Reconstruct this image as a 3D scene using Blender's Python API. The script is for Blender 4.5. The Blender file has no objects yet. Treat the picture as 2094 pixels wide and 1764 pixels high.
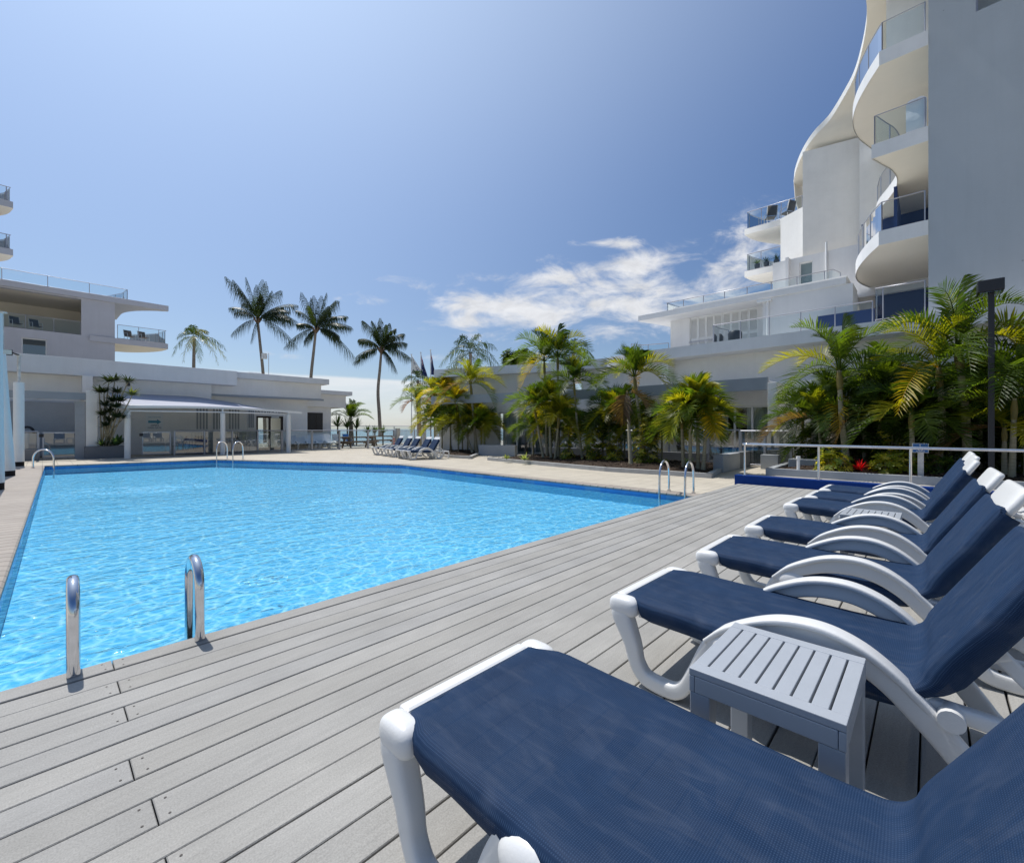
import bpy, math, random
from mathutils import Vector, Matrix
from mathutils.geometry import tessellate_polygon
random.seed(7)
R = math.radians
scene = bpy.context.scene
COL = scene.collection
# world axes: x runs along the deck boards, y along the loungers (towards their foot end)
F, CX, HY, EYE, S, C = 908.0, 1047.0, 877.0, 1.25, .687, .7266
PV = -.08                                   # level of the paving, the deck top is 0

def gp(px, py, z=PV):
    Y = (EYE-z)*F/(py-HY); X = (px-CX)/F*Y
    return Vector((S*X+C*Y, -C*X+S*Y, z))
def at(px, py, Y):
    X = (px-CX)/F*Y
    return Vector((S*X+C*Y, -C*X+S*Y, EYE+(HY-py)*Y/F))
def onu(px, py, U):
    k = (px-CX)/F
    return at(px, py, U/(S*k+C))

# ------------------------------------------------------------------ materials
def newmat(name):
    m = bpy.data.materials.new(name); m.use_nodes = True
    nt = m.node_tree; nt.nodes.clear()
    out = nt.nodes.new('ShaderNodeOutputMaterial')
    return m, nt, out
def N(nt, t, **k):
    n = nt.nodes.new(t)
    for a, b in k.items():
        if a.startswith('i_'):
            key = a[2:].replace('_', ' ')
            n.inputs[key].default_value = b
        elif a.startswith('n'):
            if a[1:].isdigit(): n.inputs[int(a[1:])].default_value = b
            else: setattr(n, a, b)
        else: setattr(n, a, b)
    return n
def L(nt, a, b, i=0, j=0):
    nt.links.new(a.outputs[i] if not isinstance(i, str) else a.outputs[i], b.inputs[j])
def rgba(c): return (c[0], c[1], c[2], 1)

def mat(name, col, rough=.6, spec=.4, metal=0, noise=0, nscale=4, bump=0, bscale=60, rvar=0, coat=0, stretch=None, attr=None, streak=0):
    m, nt, out = newmat(name)
    p = N(nt, 'ShaderNodeBsdfPrincipled')
    p.inputs['Base Color'].default_value = rgba(col)
    p.inputs['Roughness'].default_value = rough
    p.inputs['Metallic'].default_value = metal
    p.inputs['Specular IOR Level'].default_value = spec
    p.inputs['Coat Weight'].default_value = coat
    L(nt, p, out)
    tc = N(nt, 'ShaderNodeTexCoord')
    mp = N(nt, 'ShaderNodeMapping'); L(nt, tc, mp, 'Object')
    if stretch: mp.inputs['Scale'].default_value = stretch
    base = None
    if attr:
        a = N(nt, 'ShaderNodeAttribute', attribute_name=attr)
        base = a
    if noise:
        n = N(nt, 'ShaderNodeTexNoise'); n.inputs['Scale'].default_value = nscale; n.inputs['Detail'].default_value = 6
        n.inputs['Roughness'].default_value = .65
        L(nt, mp, n)
        r = N(nt, 'ShaderNodeMapRange'); r.inputs[1].default_value = .3; r.inputs[2].default_value = .7
        r.inputs[3].default_value = 1-noise; r.inputs[4].default_value = 1+noise
        L(nt, n, r)
        mx = N(nt, 'ShaderNodeMix', data_type='RGBA', blend_type='MULTIPLY'); mx.inputs[0].default_value = 1
        if base: L(nt, base, mx, 0, 6)
        else: mx.inputs[6].default_value = rgba(col)
        L(nt, r, mx, 0, 7)
        if streak:
            mp2 = N(nt, 'ShaderNodeMapping'); mp2.inputs['Scale'].default_value = (2.6, 2.6, .16); L(nt, tc, mp2, 'Object')
            n4 = N(nt, 'ShaderNodeTexNoise'); n4.inputs['Scale'].default_value = 1.6; n4.inputs['Detail'].default_value = 7; n4.inputs['Roughness'].default_value = .7; L(nt, mp2, n4)
            r4 = N(nt, 'ShaderNodeMapRange'); r4.inputs[1].default_value = .45; r4.inputs[2].default_value = .8; r4.inputs[3].default_value = 1; r4.inputs[4].default_value = 1-streak; L(nt, n4, r4)
            sp = N(nt, 'ShaderNodeTexVoronoi'); sp.inputs['Scale'].default_value = 1.1; L(nt, tc, sp, 'Object')
            r5 = N(nt, 'ShaderNodeMapRange'); r5.inputs[1].default_value = .012; r5.inputs[2].default_value = .03; r5.inputs[3].default_value = .6; r5.inputs[4].default_value = 1; L(nt, sp, r5)
            m4 = N(nt, 'ShaderNodeMath', operation='MULTIPLY'); L(nt, r4, m4); L(nt, r5, m4, 0, 1)
            mx2 = N(nt, 'ShaderNodeMix', data_type='RGBA', blend_type='MULTIPLY'); mx2.inputs[0].default_value = 1; L(nt, mx, mx2, 2, 6); L(nt, m4, mx2, 0, 7); mx = mx2
        L(nt, mx, p, 2, 'Base Color')
        if rvar:
            r2 = N(nt, 'ShaderNodeMapRange'); r2.inputs[3].default_value = rough-rvar; r2.inputs[4].default_value = rough+rvar
            L(nt, n, r2); L(nt, r2, p, 0, 'Roughness')
    elif base: L(nt, base, p, 0, 'Base Color')
    if bump:
        n2 = N(nt, 'ShaderNodeTexNoise'); n2.inputs['Scale'].default_value = bscale; n2.inputs['Detail'].default_value = 4
        L(nt, mp, n2)
        b = N(nt, 'ShaderNodeBump'); b.inputs['Strength'].default_value = bump; b.inputs['Distance'].default_value = .02
        L(nt, n2, b, 0, 'Height'); L(nt, b, p, 0, 'Normal')
    return m

M = {}
M['white'] = mat('white_render', (.84, .82, .785), .85, .2, noise=.045, nscale=1.1, bump=.25, bscale=9, streak=.05)
M['whiteg'] = mat('pale_grey_render', (.745, .74, .735), .85, .2, noise=.05, nscale=.8, bump=.2, bscale=14, streak=.05)
M['cream'] = mat('cream_soffit', (.80, .74, .64), .85, .2, noise=.03, nscale=.7)
M['towergrey'] = mat('tower_grey_render', (.42, .455, .49), .85, .25, noise=.035, nscale=.5, bump=.15, bscale=20, streak=.05)
M['grey'] = mat('grey_paint', (.30, .33, .36), .6, .3, noise=.06, nscale=2)
M['midgrey'] = mat('mid_grey_render', (.36, .38, .40), .8, .25, noise=.06, nscale=2.5, bump=.2, bscale=30)
M['darkgrey'] = mat('dark_grey_render', (.17, .18, .195), .8, .25, noise=.08, nscale=2.5, bump=.2, bscale=30)
M['navywall'] = mat('navy_wall', (.012, .035, .13), .5, .4, noise=.06, nscale=1)
M['bluewall'] = mat('royal_blue_wall', (.003, .036, .20), .5, .15, noise=.12, nscale=5, bump=.08, bscale=80)
M['alu'] = mat('powder_coated_aluminium', (.38, .39, .43), .35, .5, metal=.4)
M['aluw'] = mat('white_aluminium', (.78, .78, .77), .35, .5)
M['steel'] = mat('polished_steel', (.72, .72, .74), .12, .5, metal=1, noise=.10, nscale=14, rvar=.06)
M['plastic'] = mat('white_resin', (.71, .71, .70), .32, .45, noise=.02, nscale=6, bump=.05, bscale=120)
M['tablepl'] = mat('light_grey_resin', (.36, .385, .42), .38, .45, noise=.03, nscale=8, bump=.05, bscale=200)
M['black'] = mat('black_paint', (.012, .013, .017), .45, .5, noise=.1, nscale=8)
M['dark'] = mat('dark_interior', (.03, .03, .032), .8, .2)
M['curtain'] = mat('pale_curtain', (.62, .66, .62), .9, .1, noise=.05, nscale=3)
M['rubber'] = mat('dark_rubber', (.02, .018, .018), .8, .2)
M['pad'] = mat('white_vinyl_pad', (.76, .77, .76), .45, .4, noise=.04, nscale=2)
M['rust'] = mat('weathered_galvanised_pole', (.60, .57, .53), .55, .4, noise=.25, nscale=9)
M['timber'] = mat('weathered_timber', (.15, .10, .065), .8, .2, noise=.25, nscale=8, stretch=(1, 6, 6), bump=.3, bscale=20)
M['brown'] = mat('dark_brown_frame', (.045, .03, .025), .5, .4)
M['deckgap'] = mat('deck_joist_shadow_gap', (.03, .028, .026), .9, .1)
M['screw'] = mat('rusty_screw', (.05, .04, .035), .6, .4)
M['trunk'] = mat('palm_trunk', (.27, .23, .19), .9, .15, noise=.35, nscale=3, stretch=(1, 1, 9), bump=.6, bscale=12)
M['trunkg'] = mat('ringed_green_grey_trunk', (.30, .27, .19), .85, .2, noise=.35, nscale=2.5, stretch=(1, 1, 12), bump=.5, bscale=10)
M['kerb'] = mat('concrete_kerb', (.42, .42, .41), .85, .2, noise=.12, nscale=3, bump=.3, bscale=40)
M['sailcloth'] = mat('white_sail_cloth', (.78, .79, .80), .8, .2, noise=.03, nscale=1.5)
M['towel'] = mat('white_towel', (.85, .85, .88), .95, .1, bump=.4, bscale=8)
M['sand'] = mat('coastal_ground', (.42, .38, .30), .95, .1, noise=.2, nscale=.4)
M['bluecloth'] = mat('bright_blue_cloth', (.04, .22, .55), .85, .15, noise=.08, nscale=3)
M['red'] = mat('red_bract', (.55, .01, .03), .4, .4)
M['signblue'] = mat('sign_blue', (.03, .12, .33), .4, .4)
M['signwhite'] = mat('sign_white', (.80, .81, .80), .5, .4)
M['signteal'] = mat('sign_teal', (.08, .30, .42), .5, .4)
M['signnavy'] = mat('sign_navy', (.02, .03, .12), .5, .4)
M['metalletter'] = mat('dull_metal_letter', (.22, .20, .18), .5, .4)
M['purple'] = mat('purple_banner', (.10, .06, .30), .8, .2)
M['mauve'] = mat('mauve_grey_render', (.51, .51, .55), .85, .2, noise=.05, nscale=1, bump=.2, bscale=14, streak=.05)
M['canopy'] = mat('grey_awning_cloth', (.46, .47, .53), .85, .2, noise=.04, nscale=1.5)
M['concrete'] = mat('ramp_concrete', (.38, .36, .33), .85, .2, noise=.1, nscale=2.5, bump=.2, bscale=50)
M['ac'] = mat('sea_mesh_chair', (.14, .13, .12), .7, .3)

def deck_mat():
    m, nt, out = newmat('grey_composite_deck')
    p = N(nt, 'ShaderNodeBsdfPrincipled'); L(nt, p, out)
    p.inputs['Roughness'].default_value = .75; p.inputs['Specular IOR Level'].default_value = .25
    a = N(nt, 'ShaderNodeAttribute', attribute_name='tint')
    tc = N(nt, 'ShaderNodeTexCoord')
    mp = N(nt, 'ShaderNodeMapping'); mp.inputs['Scale'].default_value = (3, 30, 30); L(nt, tc, mp, 'Object')
    n = N(nt, 'ShaderNodeTexNoise'); n.inputs['Scale'].default_value = 1.6; n.inputs['Detail'].default_value = 8; n.inputs['Roughness'].default_value = .7; L(nt, mp, n)
    n3 = N(nt, 'ShaderNodeTexNoise'); n3.inputs['Scale'].default_value = 2.1; n3.inputs['Detail'].default_value = 4; L(nt, tc, n3, 'Object')
    n4 = N(nt, 'ShaderNodeTexNoise'); n4.inputs['Scale'].default_value = 180; n4.inputs['Detail'].default_value = 2; L(nt, tc, n4, 'Object')
    def rng(src, lo, hi):
        r = N(nt, 'ShaderNodeMapRange'); r.inputs[1].default_value = .3; r.inputs[2].default_value = .7; r.inputs[3].default_value = lo; r.inputs[4].default_value = hi
        L(nt, src, r); return r
    m1 = N(nt, 'ShaderNodeMath', operation='MULTIPLY'); L(nt, rng(n, .91, 1.07), m1); L(nt, rng(n3, .90, 1.08), m1, 0, 1)
    m2 = N(nt, 'ShaderNodeMath', operation='MULTIPLY'); L(nt, m1, m2); L(nt, rng(n4, .86, 1.13), m2, 0, 1)
    mx = N(nt, 'ShaderNodeMix', data_type='RGBA', blend_type='MULTIPLY'); mx.inputs[0].default_value = 1
    L(nt, a, mx, 0, 6); L(nt, m2, mx, 0, 7); L(nt, mx, p, 2, 'Base Color')
    b = N(nt, 'ShaderNodeBump'); b.inputs['Strength'].default_value = .35; b.inputs['Distance'].default_value = .004
    L(nt, m2, b, 0, 'Height'); L(nt, b, p, 0, 'Normal')
    return m
M['deck'] = deck_mat()

def brick_mat(name, c1, c2, mortar, w, h, off=.5, ms=.012, rough=.7, bump=.3, spec=.3, noise=.12, rot=0):
    m, nt, out = newmat(name)
    p = N(nt, 'ShaderNodeBsdfPrincipled'); L(nt, p, out)
    p.inputs['Roughness'].default_value = rough; p.inputs['Specular IOR Level'].default_value = spec
    tc = N(nt, 'ShaderNodeTexCoord')
    mp = N(nt, 'ShaderNodeMapping'); mp.inputs['Rotation'].default_value = rot if isinstance(rot, tuple) else (0, 0, rot); L(nt, tc, mp, 'Object')
    br = N(nt, 'ShaderNodeTexBrick', offset=off); br.inputs['Scale'].default_value = 1
    br.inputs['Color1'].default_value = rgba(c1); br.inputs['Color2'].default_value = rgba(c2); br.inputs['Mortar'].default_value = rgba(mortar)
    br.inputs['Mortar Size'].default_value = ms; br.inputs['Brick Width'].default_value = w; br.inputs['Row Height'].default_value = h
    L(nt, mp, br)
    n = N(nt, 'ShaderNodeTexNoise'); n.inputs['Scale'].default_value = 1.7; n.inputs['Detail'].default_value = 8; n.inputs['Roughness'].default_value = .7; L(nt, tc, n, 'Object')
    r = N(nt, 'ShaderNodeMapRange'); r.inputs[1].default_value = .3; r.inputs[2].default_value = .7; r.inputs[3].default_value = 1-noise; r.inputs[4].default_value = 1+noise; L(nt, n, r)
    mx = N(nt, 'ShaderNodeMix', data_type='RGBA', blend_type='MULTIPLY'); mx.inputs[0].default_value = 1
    L(nt, br, mx, 0, 6); L(nt, r, mx, 0, 7); L(nt, mx, p, 2, 'Base Color')
    b = N(nt, 'ShaderNodeBump'); b.inputs['Strength'].default_value = bump; b.inputs['Distance'].default_value = .004; b.invert = True
    L(nt, br, b, 'Fac', 'Height'); L(nt, b, p, 0, 'Normal')
    return m
M['paver'] = brick_mat('cream_pavers', (.50, .45, .365), (.475, .425, .345), (.32, .29, .245), .4, .4, .0, .009)
M['coping'] = brick_mat('brown_coping_tiles', (.37, .325, .28), (.33, .29, .25), (.17, .15, .13), .9, .21, .0, .012, rot=0)
M['mosaic'] = brick_mat('blue_mosaic_tiles', (.025, .18, .52), (.05, .27, .64), (.12, .30, .55), .045, .045, .0, .005, .25, rot=(R(90), 0, 0))
M['mosaicx'] = brick_mat('blue_mosaic_tiles_side', (.025, .18, .52), (.05, .27, .64), (.12, .30, .55), .045, .045, .0, .005, .25, rot=(R(90), 0, R(90)))
M['poolfloor'] = mat('pale_blue_pool_floor', (.40, .76, .90), .7, .2, noise=.06, nscale=.9)

def glass_mat(name, tint, refl=1.0, rough=.0, base=.0):
    m, nt, out = newmat(name)
    t = N(nt, 'ShaderNodeBsdfTransparent'); t.inputs[0].default_value = rgba(tint)
    g = N(nt, 'ShaderNodeBsdfGlossy'); g.inputs['Roughness'].default_value = rough
    f = N(nt, 'ShaderNodeFresnel'); f.inputs[0].default_value = 1.5
    k = N(nt, 'ShaderNodeMath', operation='MULTIPLY_ADD'); k.inputs[1].default_value = refl; k.inputs[2].default_value = base; L(nt, f, k)
    mx = N(nt, 'ShaderNodeMixShader'); L(nt, k, mx); L(nt, t, mx, 0, 1); L(nt, g, mx, 0, 2); L(nt, mx, out)
    return m
M['glass'] = glass_mat('clear_balustrade_glass', (.84, .91, .92), 1.0, 0, .02)
M['window'] = glass_mat('window_glass', (.70, .76, .78), 1.2, .0, .05)
M['darkwindow'] = glass_mat('tinted_window_glass', (.10, .11, .12), 1.0, .0, .02)
M['mirrorglass'] = glass_mat('reflective_fence_glass', (.62, .68, .70), 1.6, .0, .14)

RUFFLES = [(1.6, 13.6, 2.4, 1.5, R(-15)), (4.0, 8.6, .8, .35, R(-30)), (1.45, 4.55, .35, .16, R(-30)), (3.2, 7.2, .5, .25, R(-30))]
def water_mat():
    m, nt, out = newmat('pool_water')
    tc = N(nt, 'ShaderNodeTexCoord')
    def noise(sc, stretch, det=3, dist=0):
        mp = N(nt, 'ShaderNodeMapping'); mp.inputs['Scale'].default_value = stretch; mp.inputs['Rotation'].default_value = (0, 0, R(35)); L(nt, tc, mp, 'Object')
        n = N(nt, 'ShaderNodeTexNoise'); n.inputs['Scale'].default_value = sc; n.inputs['Detail'].default_value = det; n.inputs['Distortion'].default_value = dist; L(nt, mp, n); return n
    a = noise(2.6, (1, 1.7, 1), 3, .6); b = noise(9.5, (1, 1.5, 1), 3, .8)
    ad = N(nt, 'ShaderNodeMath', operation='MULTIPLY_ADD'); ad.inputs[1].default_value = .30; L(nt, b, ad); L(nt, a, ad, 0, 2)
    c = noise(34, (1, 1.3, 1), 2, .5); pm = noise(.5, (1, 2.2, 1), 2, .3)
    # patches ruffled by the breeze
    def ruffle(cx, cy, rx, ry, rot):
        mp = N(nt, 'ShaderNodeMapping', vector_type='TEXTURE'); mp.inputs['Location'].default_value = (cx, cy, 0); mp.inputs['Rotation'].default_value = (0, 0, rot); mp.inputs['Scale'].default_value = (rx, ry, 1); L(nt, tc, mp, 'Object')
        ln = N(nt, 'ShaderNodeVectorMath', operation='LENGTH'); L(nt, mp, ln); r = N(nt, 'ShaderNodeMapRange', interpolation_type='SMOOTHSTEP'); r.inputs[1].default_value = 1; r.inputs[2].default_value = .3; r.inputs[3].default_value = 0; r.inputs[4].default_value = 1; L(nt, ln, r, 'Value', 0); return r
    acc = None
    for e_ in RUFFLES:
        q_ = ruffle(*e_)
        if acc is None: acc = q_
        else:
            m_ = N(nt, 'ShaderNodeMath', operation='MAXIMUM'); L(nt, acc, m_); L(nt, q_, m_, 0, 1); acc = m_
    pn = N(nt, 'ShaderNodeMapRange', interpolation_type='SMOOTHSTEP'); pn.inputs[1].default_value = .42; pn.inputs[2].default_value = .62; L(nt, noise(2.2, (1, 3, 1), 3, .3), pn)
    pm2 = N(nt, 'ShaderNodeMath', operation='MULTIPLY'); L(nt, acc, pm2); L(nt, pn, pm2, 0, 1)
    pr = N(nt, 'ShaderNodeMapRange'); pr.inputs[3].default_value = .02; pr.inputs[4].default_value = .10; L(nt, pm2, pr)
    gn = N(nt, 'ShaderNodeMapRange'); gn.inputs[3].default_value = .10; gn.inputs[4].default_value = 3.8; L(nt, pm2, gn)
    ad2 = N(nt, 'ShaderNodeMath', operation='MULTIPLY_ADD'); L(nt, c, ad2); L(nt, pr, ad2, 0, 1); L(nt, ad, ad2, 0, 2); ad = ad2
    bp = N(nt, 'ShaderNodeBump'); bp.inputs['Strength'].default_value = .6; bp.inputs['Distance'].default_value = .075; L(nt, ad, bp, 0, 'Height')
    mpx = N(nt, 'ShaderNodeMapping'); mpx.inputs['Scale'].default_value = (1, 1.3, 1); L(nt, tc, mpx, 'Object')
    nc = N(nt, 'ShaderNodeTexNoise'); nc.inputs['Scale'].default_value = 16; nc.inputs['Detail'].default_value = 2; L(nt, mpx, nc)
    v1 = N(nt, 'ShaderNodeVectorMath', operation='SUBTRACT'); v1.inputs[1].default_value = (.5, .5, .5); L(nt, nc, v1, 'Color', 0)
    v2 = N(nt, 'ShaderNodeVectorMath', operation='MULTIPLY'); v2.inputs[1].default_value = (1, 1, 0); L(nt, v1, v2)
    v3 = N(nt, 'ShaderNodeVectorMath', operation='SCALE'); L(nt, v2, v3); nt.links.new(gn.outputs[0], v3.inputs['Scale'])
    v4 = N(nt, 'ShaderNodeVectorMath', operation='ADD'); L(nt, v3, v4); L(nt, bp, v4, 0, 1)
    v5 = N(nt, 'ShaderNodeVectorMath', operation='NORMALIZE'); L(nt, v4, v5); bp = v5
    # caustic light painted as a bright net in the water's tint, from warped cells
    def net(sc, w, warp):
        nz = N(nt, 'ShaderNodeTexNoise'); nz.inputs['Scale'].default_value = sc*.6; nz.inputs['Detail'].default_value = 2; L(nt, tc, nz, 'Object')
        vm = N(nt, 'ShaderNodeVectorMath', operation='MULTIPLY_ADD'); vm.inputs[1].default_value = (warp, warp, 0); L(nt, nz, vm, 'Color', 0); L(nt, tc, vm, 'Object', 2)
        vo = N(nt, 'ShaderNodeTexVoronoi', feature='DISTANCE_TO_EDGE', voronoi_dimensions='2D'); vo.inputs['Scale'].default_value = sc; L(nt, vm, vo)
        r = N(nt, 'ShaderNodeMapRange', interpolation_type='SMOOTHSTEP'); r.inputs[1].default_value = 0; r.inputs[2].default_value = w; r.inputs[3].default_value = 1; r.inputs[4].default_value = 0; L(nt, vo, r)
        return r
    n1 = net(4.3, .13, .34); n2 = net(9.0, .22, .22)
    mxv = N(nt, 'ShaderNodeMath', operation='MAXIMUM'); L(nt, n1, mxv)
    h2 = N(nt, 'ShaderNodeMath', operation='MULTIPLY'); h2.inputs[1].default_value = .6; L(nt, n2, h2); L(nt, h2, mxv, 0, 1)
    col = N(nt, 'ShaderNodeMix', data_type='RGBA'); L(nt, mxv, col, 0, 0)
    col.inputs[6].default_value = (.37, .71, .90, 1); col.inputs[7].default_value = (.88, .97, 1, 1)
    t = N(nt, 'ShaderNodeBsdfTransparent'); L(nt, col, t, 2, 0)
    g = N(nt, 'ShaderNodeBsdfGlossy'); g.inputs['Roughness'].default_value = .05; L(nt, bp, g, 0, 'Normal')
    gr = N(nt, 'ShaderNodeMapRange'); gr.inputs[3].default_value = .05; gr.inputs[4].default_value = .24; L(nt, pm2, gr); L(nt, gr, g, 0, 'Roughness')
    f = N(nt, 'ShaderNodeFresnel'); f.inputs[0].default_value = 1.33; L(nt, bp, f, 0, 'Normal')
    k = N(nt, 'ShaderNodeMath', operation='MULTIPLY'); k.inputs[1].default_value = .8; k.use_clamp = True; L(nt, f, k)
    mx = N(nt, 'ShaderNodeMixShader'); L(nt, k, mx); L(nt, t, mx, 0, 1); L(nt, g, mx, 0, 2); L(nt, mx, out)
    return m
M['water'] = water_mat()

def sea_mat():
    m, nt, out = newmat('sea')
    p = N(nt, 'ShaderNodeBsdfPrincipled'); p.inputs['Base Color'].default_value = (.17, .25, .27, 1); p.inputs['Roughness'].default_value = .25; L(nt, p, out)
    tc = N(nt, 'ShaderNodeTexCoord'); n = N(nt, 'ShaderNodeTexNoise'); n.inputs['Scale'].default_value = .4; n.inputs['Detail'].default_value = 6; L(nt, tc, n, 'Object')
    b = N(nt, 'ShaderNodeBump'); b.inputs['Strength'].default_value = .6; b.inputs['Distance'].default_value = .5; L(nt, n, b, 0, 'Height'); L(nt, b, p, 0, 'Normal')
    return m
M['sea'] = sea_mat()

def fabric_mat():
    m, nt, out = newmat('navy_mesh_fabric')
    p = N(nt, 'ShaderNodeBsdfPrincipled'); p.inputs['Roughness'].default_value = .7; p.inputs['Specular IOR Level'].default_value = .12
    uv = N(nt, 'ShaderNodeUVMap', uv_map='UVMap')
    tc = N(nt, 'ShaderNodeTexCoord')
    w = []
    for ax in ('X', 'Y'):
        wv = N(nt, 'ShaderNodeTexWave', wave_type='BANDS', bands_direction=ax, wave_profile='SIN'); wv.inputs['Scale'].default_value = 8.5; wv.inputs['Distortion'].default_value = .0
        L(nt, uv, wv); w.append(wv)
    mul = N(nt, 'ShaderNodeMath', operation='MULTIPLY'); L(nt, w[0], mul, 'Fac', 0); L(nt, w[1], mul, 'Fac', 1)
    n = N(nt, 'ShaderNodeTexNoise'); n.inputs['Scale'].default_value = 7; n.inputs['Detail'].default_value = 6; L(nt, tc, n, 'Object')
    oi = N(nt, 'ShaderNodeObjectInfo')
    c = N(nt, 'ShaderNodeMix', data_type='RGBA'); c.inputs[6].default_value = (.006, .018, .048, 1); c.inputs[7].default_value = (.013, .036, .088, 1); L(nt, n, c, 'Fac', 0)
    d = N(nt, 'ShaderNodeMix', data_type='RGBA'); d.inputs[7].default_value = (.045, .085, .165, 1); L(nt, c, d, 2, 6)
    dm = N(nt, 'ShaderNodeMath', operation='MULTIPLY'); dm.inputs[1].default_value = .55; L(nt, mul, dm); L(nt, dm, d, 0, 0)
    mpf = N(nt, 'ShaderNodeMapping'); mpf.inputs['Scale'].default_value = (9, 2.2, 2.2); L(nt, tc, mpf, 'Object')
    nf = N(nt, 'ShaderNodeTexNoise'); nf.inputs['Scale'].default_value = 2.4; nf.inputs['Detail'].default_value = 7; nf.inputs['Roughness'].default_value = .62; nf.inputs['Distortion'].default_value = .8; L(nt, mpf, nf)
    rf = N(nt, 'ShaderNodeMapRange', interpolation_type='SMOOTHSTEP'); rf.inputs[1].default_value = .42; rf.inputs[2].default_value = .78; rf.inputs[3].default_value = 0; rf.inputs[4].default_value = .42; L(nt, nf, rf)
    fd = N(nt, 'ShaderNodeMix', data_type='RGBA'); fd.inputs[7].default_value = (.055, .075, .12, 1); L(nt, rf, fd, 0, 0); L(nt, d, fd, 2, 6); d = fd  # pale streaks: faded cloth, plus wrinkle sheen and dappled light put into the colour
    L(nt, d, p, 2, 'Base Color')
    b = N(nt, 'ShaderNodeBump'); b.inputs['Strength'].default_value = .35; b.inputs['Distance'].default_value = .002; L(nt, mul, b, 0, 'Height')
    n2 = N(nt, 'ShaderNodeTexNoise'); n2.inputs['Scale'].default_value = 3.2; n2.inputs['Detail'].default_value = 2; L(nt, tc, n2, 'Object')
    b2 = N(nt, 'ShaderNodeBump'); b2.inputs['Strength'].default_value = .7; b2.inputs['Distance'].default_value = .06; L(nt, n2, b2, 0, 'Height'); L(nt, b, b2, 0, 'Normal')
    L(nt, b2, p, 0, 'Normal')
    t = N(nt, 'ShaderNodeBsdfTransparent')
    mx = N(nt, 'ShaderNodeMixShader'); mx.inputs[0].default_value = .015; L(nt, p, mx, 0, 1); L(nt, t, mx, 0, 2); L(nt, mx, out)
    return m
M['fabric'] = fabric_mat()

def leaf_mat(name, trans=.45, gloss=.42):
    m, nt, out = newmat(name)
    a = N(nt, 'ShaderNodeAttribute', attribute_name='tint')
    p = N(nt, 'ShaderNodeBsdfPrincipled'); p.inputs['Roughness'].default_value = gloss; p.inputs['Specular IOR Level'].default_value = .3; L(nt, a, p, 0, 'Base Color')
    t = N(nt, 'ShaderNodeBsdfTranslucent')
    hs = N(nt, 'ShaderNodeMix', data_type='RGBA', blend_type='MULTIPLY'); hs.inputs[0].default_value = 1; hs.inputs[7].default_value = (3.8, 3.3, 1.0, 1); L(nt, a, hs, 0, 6); L(nt, hs, t, 2, 0)
    mx = N(nt, 'ShaderNodeMixShader'); mx.inputs[0].default_value = trans; L(nt, p, mx, 0, 1); L(nt, t, mx, 0, 2); L(nt, mx, out)
    return m
M['leaf'] = leaf_mat('palm_leaf'); M['leafdark'] = leaf_mat('coconut_leaf', .18, .4)
def mulch_mat():
    return mat('bark_mulch', (.045, .032, .024), .95, .15, noise=.6, nscale=26, bump=1.0, bscale=34)
M['mulch'] = mulch_mat()
M['chip'] = mat('bark_chip', (.1, .07, .05), .9, .15, attr='tint')

# ------------------------------------------------------------------ mesh builder
def cr(pts, n=6):
    """smooth curve through points"""
    pts = [Vector(p) for p in pts]
    if len(pts) < 3: return pts
    P = [pts[0]*2-pts[1]]+pts+[pts[-1]*2-pts[-2]]
    out = []
    for i in range(1, len(P)-2):
        for k in range(n):
            t = k/n
            a, b, c, d = P[i-1], P[i], P[i+1], P[i+2]
            out.append(.5*((2*b)+(c-a)*t+(2*a-5*b+4*c-d)*t*t+(3*b-a-3*c+d)*t**3))
    out.append(pts[-1]); return out

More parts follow.
